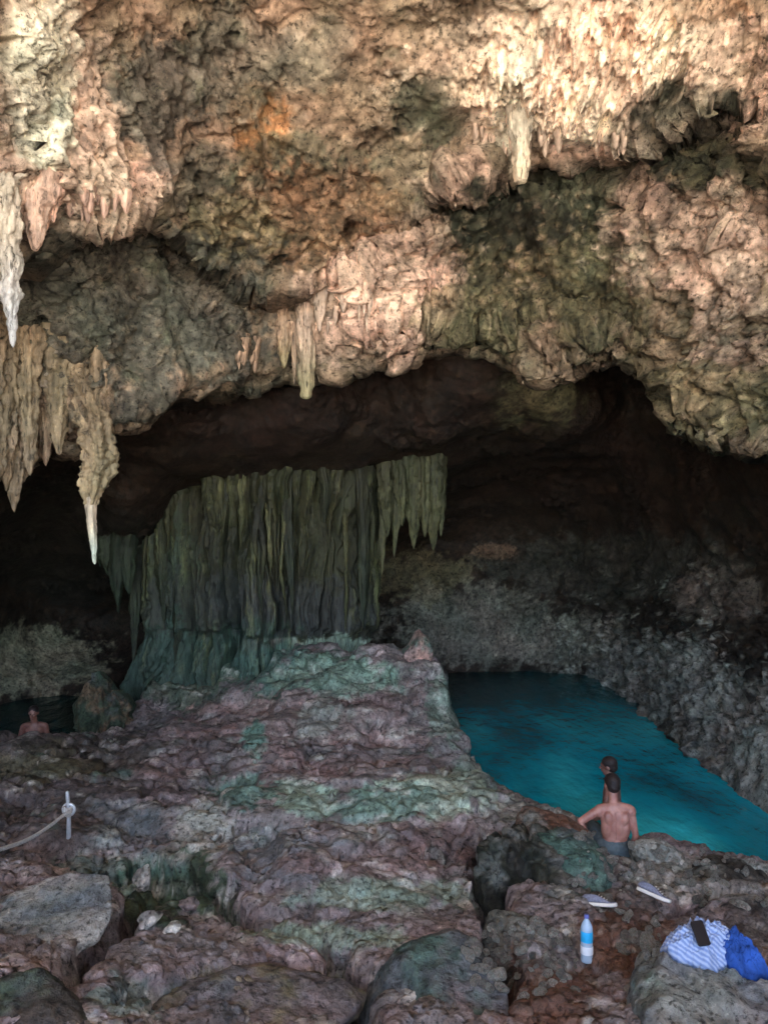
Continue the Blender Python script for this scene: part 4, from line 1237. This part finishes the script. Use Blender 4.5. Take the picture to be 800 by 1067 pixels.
# shoes
M_UP = plain_mat('shoe_fabric', (.20, .21, .27), .85, .2, .25, 60, bump=.5)
M_SOLE = plain_mat('shoe_sole', (.70, .68, .62), .6, .3, .08, 30)
M_IN = plain_mat('shoe_lining', (.04, .045, .07), .9, .1, .1, 30)
def shoe(loc, rz, label, tilt=(0, 0, 0)):
    r = empty('shoe', loc, label, 'shoe', 'pair of trainers left on the shore')
    r.rotation_euler = (tilt[0], tilt[1], rz)
    L_ = .29
    def width(t):  # t 0 heel .. 1 toe
        return .034 + .012 * math.sin(min(t / .25, 1) * math.pi / 2) - .008 * math.exp(-((t - .45) / .18) ** 2) + .008 * math.exp(-((t - .72) / .2) ** 2)
    def outline(sc, z, n=40):
        pts = []
        for k in range(n):
            a = 2 * math.pi * k / n
            t = .5 - .5 * math.cos(a)
            wv = width(t) * sc * (abs(math.sin(a)) ** .55) * (1 if math.sin(a) > 0 else -1)
            pts.append((-L_ / 2 + L_ * t * (1 if sc >= 1 else sc) + (0 if sc >= 1 else L_ * (1 - sc) / 2), wv, z))
        return pts
    def loft(bm, rings):
        vs = [[bm.verts.new(p) for p in rg_] for rg_ in rings]
        for a, b in zip(vs, vs[1:]):
            for k in range(len(a)):
                bm.faces.new((a[k], a[(k + 1) % len(a)], b[(k + 1) % len(a)], b[k]))
        bm.faces.new(vs[0][::-1])
        return vs
    bm = bmesh.new()
    toe = lambda x: .012 * max(0, (x / (L_ / 2) - .5) * 2) ** 2
    vs = loft(bm, [[(x, y, z + toe(x)) for x, y, z in outline(s, h)] for s, h in ((.97, 0), (1.03, .006), (1.03, .024), (.97, .028))])
    bm.faces.new(vs[-1])
    mesh_from_bm(bm, 'sole', M_SOLE, r)
    bm = bmesh.new()
    def top(x, h):
        t = (x + L_ / 2) / L_
        H = .095 if t < .35 else .095 - .055 * sm(.35, .85, t)
        return .026 + (H - .026) * h + toe(x)
    rings = []
    for h, s in ((0, 1.0), (.3, 1.0), (.6, .93), (.85, .80), (1.0, .62)):
        rings.append([(x, y, top(x, h)) for x, y, z in outline(s, 0)])
    # opening: inner ring only over the heel half
    rings.append([(x * .82 - .012 if x < .03 else x * .9, y * .75, top(x, 1.0) - (.045 if x < .03 else -.001)) for x, y, z in outline(.62, 0)])
    vs = loft(bm, rings)
    f = bm.faces.new(vs[-1]); f.material_index = 1
    mesh_from_bm(bm, 'upper', [M_UP, M_IN], r, sub=1)
    bm = bmesh.new()
    for k in range(4):
        x = .0 + k * .02
        z = float(top(x, 1.0)) + .004
        tube_chain(bm, [(x, -.022, z - .004), (x + .006, 0, z + .003), (x, .022, z - .004)], [.003, .0035, .003], 6, 3)
    mesh_from_bm(bm, 'laces', M_SOLE, r)
    return r
p = at_px(624, 946)
shoe((p.x, p.y, p.z + .01), R(-8), 'grey trainer with white sole lying above the water bottle', (R(-28), 0, 0))
p = at_px(680, 936)
shoe((p.x, p.y, p.z + .01), R(-38), 'grey trainer with white sole on the shore right of its pair', (R(-30), R(8), 0))

# striped towel heap, phone, blue cloth
def striped():
    m, t, b = new_mat('striped_towel')
    L = t.links.new
    tc = node(t, 'ShaderNodeTexCoord')
    wv = node(t, 'ShaderNodeTexWave'); wv.inputs['Scale'].default_value = 15; wv.inputs['Distortion'].default_value = 2.2; wv.inputs['Detail'].default_value = 2; wv.inputs['Detail Scale'].default_value = 1.2
    wv.bands_direction = 'DIAGONAL'
    L(tc.outputs['Object'], wv.inputs['Vector'])
    cr = node(t, 'ShaderNodeValToRGB')
    e = cr.color_ramp.elements
    e[0].position = .15; e[0].color = (.17, .24, .43, 1); e[1].position = .5; e[1].color = (.26, .34, .54, 1)
    k = e.new(.9); k.color = (.36, .43, .58, 1)
    L(wv.outputs[0], cr.inputs[0]); L(cr.outputs[0], b.inputs['Base Color'])
    b.inputs['Roughness'].default_value = .9
    n = node(t, 'ShaderNodeTexNoise'); n.inputs['Scale'].default_value = 60
    L(tc.outputs['Object'], n.inputs['Vector'])
    bp = node(t, 'ShaderNodeBump'); bp.inputs['Strength'].default_value = .5; bp.inputs['Distance'].default_value = .01
    L(n.outputs[0], bp.inputs['Height']); L(bp.outputs[0], b.inputs['Normal'])
    return m
def heap(name, cpx, cpy, rx, ry, hgt, mat, seed, label, cat, rz=0.0, n=110):
    c = at_px(cpx, cpy)
    u = np.linspace(-1, 1, n)
    U, V = np.meshgrid(u, u)
    # square to disc, with a wavy hem
    X = U * np.sqrt(1 - V * V / 2); Y = V * np.sqrt(1 - U * U / 2)
    rad = np.hypot(X, Y)
    q = np.stack([X * 1.3 + seed, Y * 1.3, 0 * X], -1)
    a = np.arctan2(Y, X)
    hem = 1 + .18 * perlin(np.cos(a) * 2 + seed, np.sin(a) * 2, 0 * a) + .06 * perlin(np.cos(a) * 6 + seed, np.sin(a) * 6, 0 * a)
    X = X * rx * hem; Y = Y * ry * hem
    cr_, sr_ = math.cos(rz), math.sin(rz)
    X, Y = X * cr_ - Y * sr_, X * sr_ + Y * cr_
    fold = fbm(q, 1.6, 4, .5, off=seed, ridged=True)
    G = np.array([[ground(c.x + X[i, j], c.y + Y[i, j])[0] for j in range(n)] for i in range(n)])
    for _ in range(12):
        G[1:-1, 1:-1] = np.maximum(G[1:-1, 1:-1], (G[:-2, 1:-1] + G[2:, 1:-1] + G[1:-1, :-2] + G[1:-1, 2:]) / 4)
    dome = np.clip(1 - rad ** 2.2, 0, 1) ** .8
    f3 = fbm(q * np.array([1, 1, 1]), 3.6, 3, .5, off=seed + 5, ridged=True)
    Z = G + .015 + hgt * dome * (.6 + .7 * fold + .35 * f3) + .014 * fold + .018 * f3
    P = np.stack([X, Y, Z - c.z], -1)
    top = P.reshape(-1, 3); bot = top.copy(); bot[:, 2] = (G - c.z).reshape(-1) - .005
    Fc = [grid_faces(n, n), grid_faces(n, n, flip=True) + n * n]
    b = np.concatenate([np.arange(n - 1), n * np.arange(1, n) - 1, n * n - 1 - np.arange(n - 1), n * (n - 1) - n * np.arange(n - 1)])
    b = np.array(list(range(0, n)) + [n * i + n - 1 for i in range(1, n)] + [n * (n - 1) + j for j in range(n - 2, -1, -1)] + [n * i for i in range(n - 2, 0, -1)])
    b2 = np.roll(b, -1)
    Fc.append(np.stack([b2, b, b + n * n, b2 + n * n], -1))
    me = raw_mesh(name, np.concatenate([top, bot]), np.concatenate(Fc), None, mat)
    o = link(name, me, label=label, category=cat)
    o.location = c
    return o, P + np.array(c[:])
tw, TP = heap('towel', 729, 986, .25, .17, .10, striped(), 4.0, 'crumpled pale blue striped towel heaped on the rocks with a phone on it', 'towel', .2)
M_BLUE = plain_mat('blue_cloth', (.02, .07, .28), .8, .2, .6, 9, bump=.3)
heap('cloth', 770, 996, .17, .12, .07, M_BLUE, 9.0, 'bright blue cloth bundle beside the striped towel', 'cloth', -.5)
# phone lying on the towel, facing the camera
best = None
ppx, ppy = proj(TP)
i = np.argmin(np.hypot(ppx - 729, ppy - 975) + np.where(np.hypot(ppx - 729, ppy - 975) < 6, 0, 1e3) + TP[..., 1] * 30)
pp = TP.reshape(-1, 3)[i]
pn = grid_normals(TP).reshape(-1, 3)[i]
if pn[2] < 0: pn = -pn
nrm = (Vector(pn) * .4 + Vector((0.05, -.62, .75))).normalized()
ph = empty('phone', Vector(pp) + nrm * .03, 'black phone lying face up on the striped towel', 'phone')
xa = Vector((1, .12, 0)); xa = (xa - nrm * xa.dot(nrm)).normalized(); ya = nrm.cross(xa)
ph.rotation_euler = Matrix((xa, ya, nrm)).transposed().to_euler()
def rbox(bm, sx, sy, sz, z0=0, r=.012):
    pts = []
    for (cx, cy, a0) in ((sx - r, sy - r, 0), (-sx + r, sy - r, 90), (-sx + r, -sy + r, 180), (sx - r, -sy + r, 270)):
        for k in range(5):
            a = R(a0 + 22.5 * k); pts.append((cx + r * math.cos(a), cy + r * math.sin(a)))
    lo = [bm.verts.new((x, y, z0)) for x, y in pts]; hi = [bm.verts.new((x, y, z0 + sz)) for x, y in pts]
    bm.faces.new(lo[::-1]); bm.faces.new(hi)
    for k in range(len(pts)): bm.faces.new((lo[k], lo[(k + 1) % len(pts)], hi[(k + 1) % len(pts)], hi[k]))
bm = bmesh.new(); rbox(bm, .038, .070, .010); mesh_from_bm(bm, 'case', plain_mat('phone_case', (.008, .008, .010), .6, .2), ph, False)
bm = bmesh.new(); rbox(bm, .034, .066, .001, .0102, .01); mesh_from_bm(bm, 'screen', plain_mat('phone_screen', (.004, .004, .006), .35, .3), ph, False)

# ------------------------------------------------------------------ rope and stake
M_ROPE = plain_mat('rope_fibre', (.40, .37, .33), .9, .2, .3, 80, bump=.6)
M_METAL = plain_mat('galvanised_steel', (.55, .56, .58), .4, .5, .15, 40, metal=.6)
base = at_px(72, 872)
sk = empty('anchor_stake', (base.x, base.y, base.z), 'short pale metal stake with an eye ring holding the rope', 'stake')
hgt = (872 - 826) / F * base.y
bm = bmesh.new()
tube_chain(bm, [(0, 0, -.08), (.0, 0, hgt * .5), (-.015, 0, hgt)], [.022, .02, .018], 12, 4)
mesh_from_bm(bm, 'shaft', M_METAL, sk)
bm = bmesh.new()
rr_ = .055
pts = [(rr_ * math.cos(a), 0, hgt * .62 + rr_ * math.sin(a)) for a in np.linspace(0, 2 * math.pi, 15)]
tube_chain(bm, pts, [.014] * 15, 10, 2)
mesh_from_bm(bm, 'eye_ring', M_METAL, sk)
# the rope runs from a knot at the ring down to the left, out of the picture
knot = Vector((base.x, base.y - .03, base.z + hgt * .60))
end = at_px(-30, 912) + Vector((0, 0, .15))
P0 = [knot + Vector((.02, -.02, 0))] + [knot.lerp(end, t) + Vector((0, 0, -.10 * math.sin(math.pi * t) * (1 - .3 * t))) for t in np.linspace(.06, 1, 14)]
for p_ in P0:
    p_.z = max(p_.z, ground(p_.x, p_.y)[0] + .03)
rb = empty('rope', knot, 'worn grey rope sagging from the metal stake to the left edge', 'rope')
for k in range(3):
    bm = bmesh.new()
    pts = []
    M_ = 160
    for i in range(M_ + 1):
        t = i / M_ * (len(P0) - 1)
        j = min(int(t), len(P0) - 2)
        c = P0[j].lerp(P0[j + 1], t - j) - knot
        a = i * .8 + k * 2.094
        pts.append(c + Vector((0, math.cos(a), math.sin(a))) * .009)
    tube_chain(bm, pts, [.0105] * len(pts), 7, 1)
    mesh_from_bm(bm, 'strand', M_ROPE, rb)
bm = bmesh.new()
for k in range(4):
    a = np.linspace(0, 2 * math.pi, 12)
    tube_chain(bm, [(-.01 + .035 * math.cos(t), .03 + .04 * math.sin(t), -.035 + .022 * k + .01 * math.sin(2 * t)) for t in a], [.012] * 12, 8, 2)
mesh_from_bm(bm, 'knot', M_ROPE, rb)
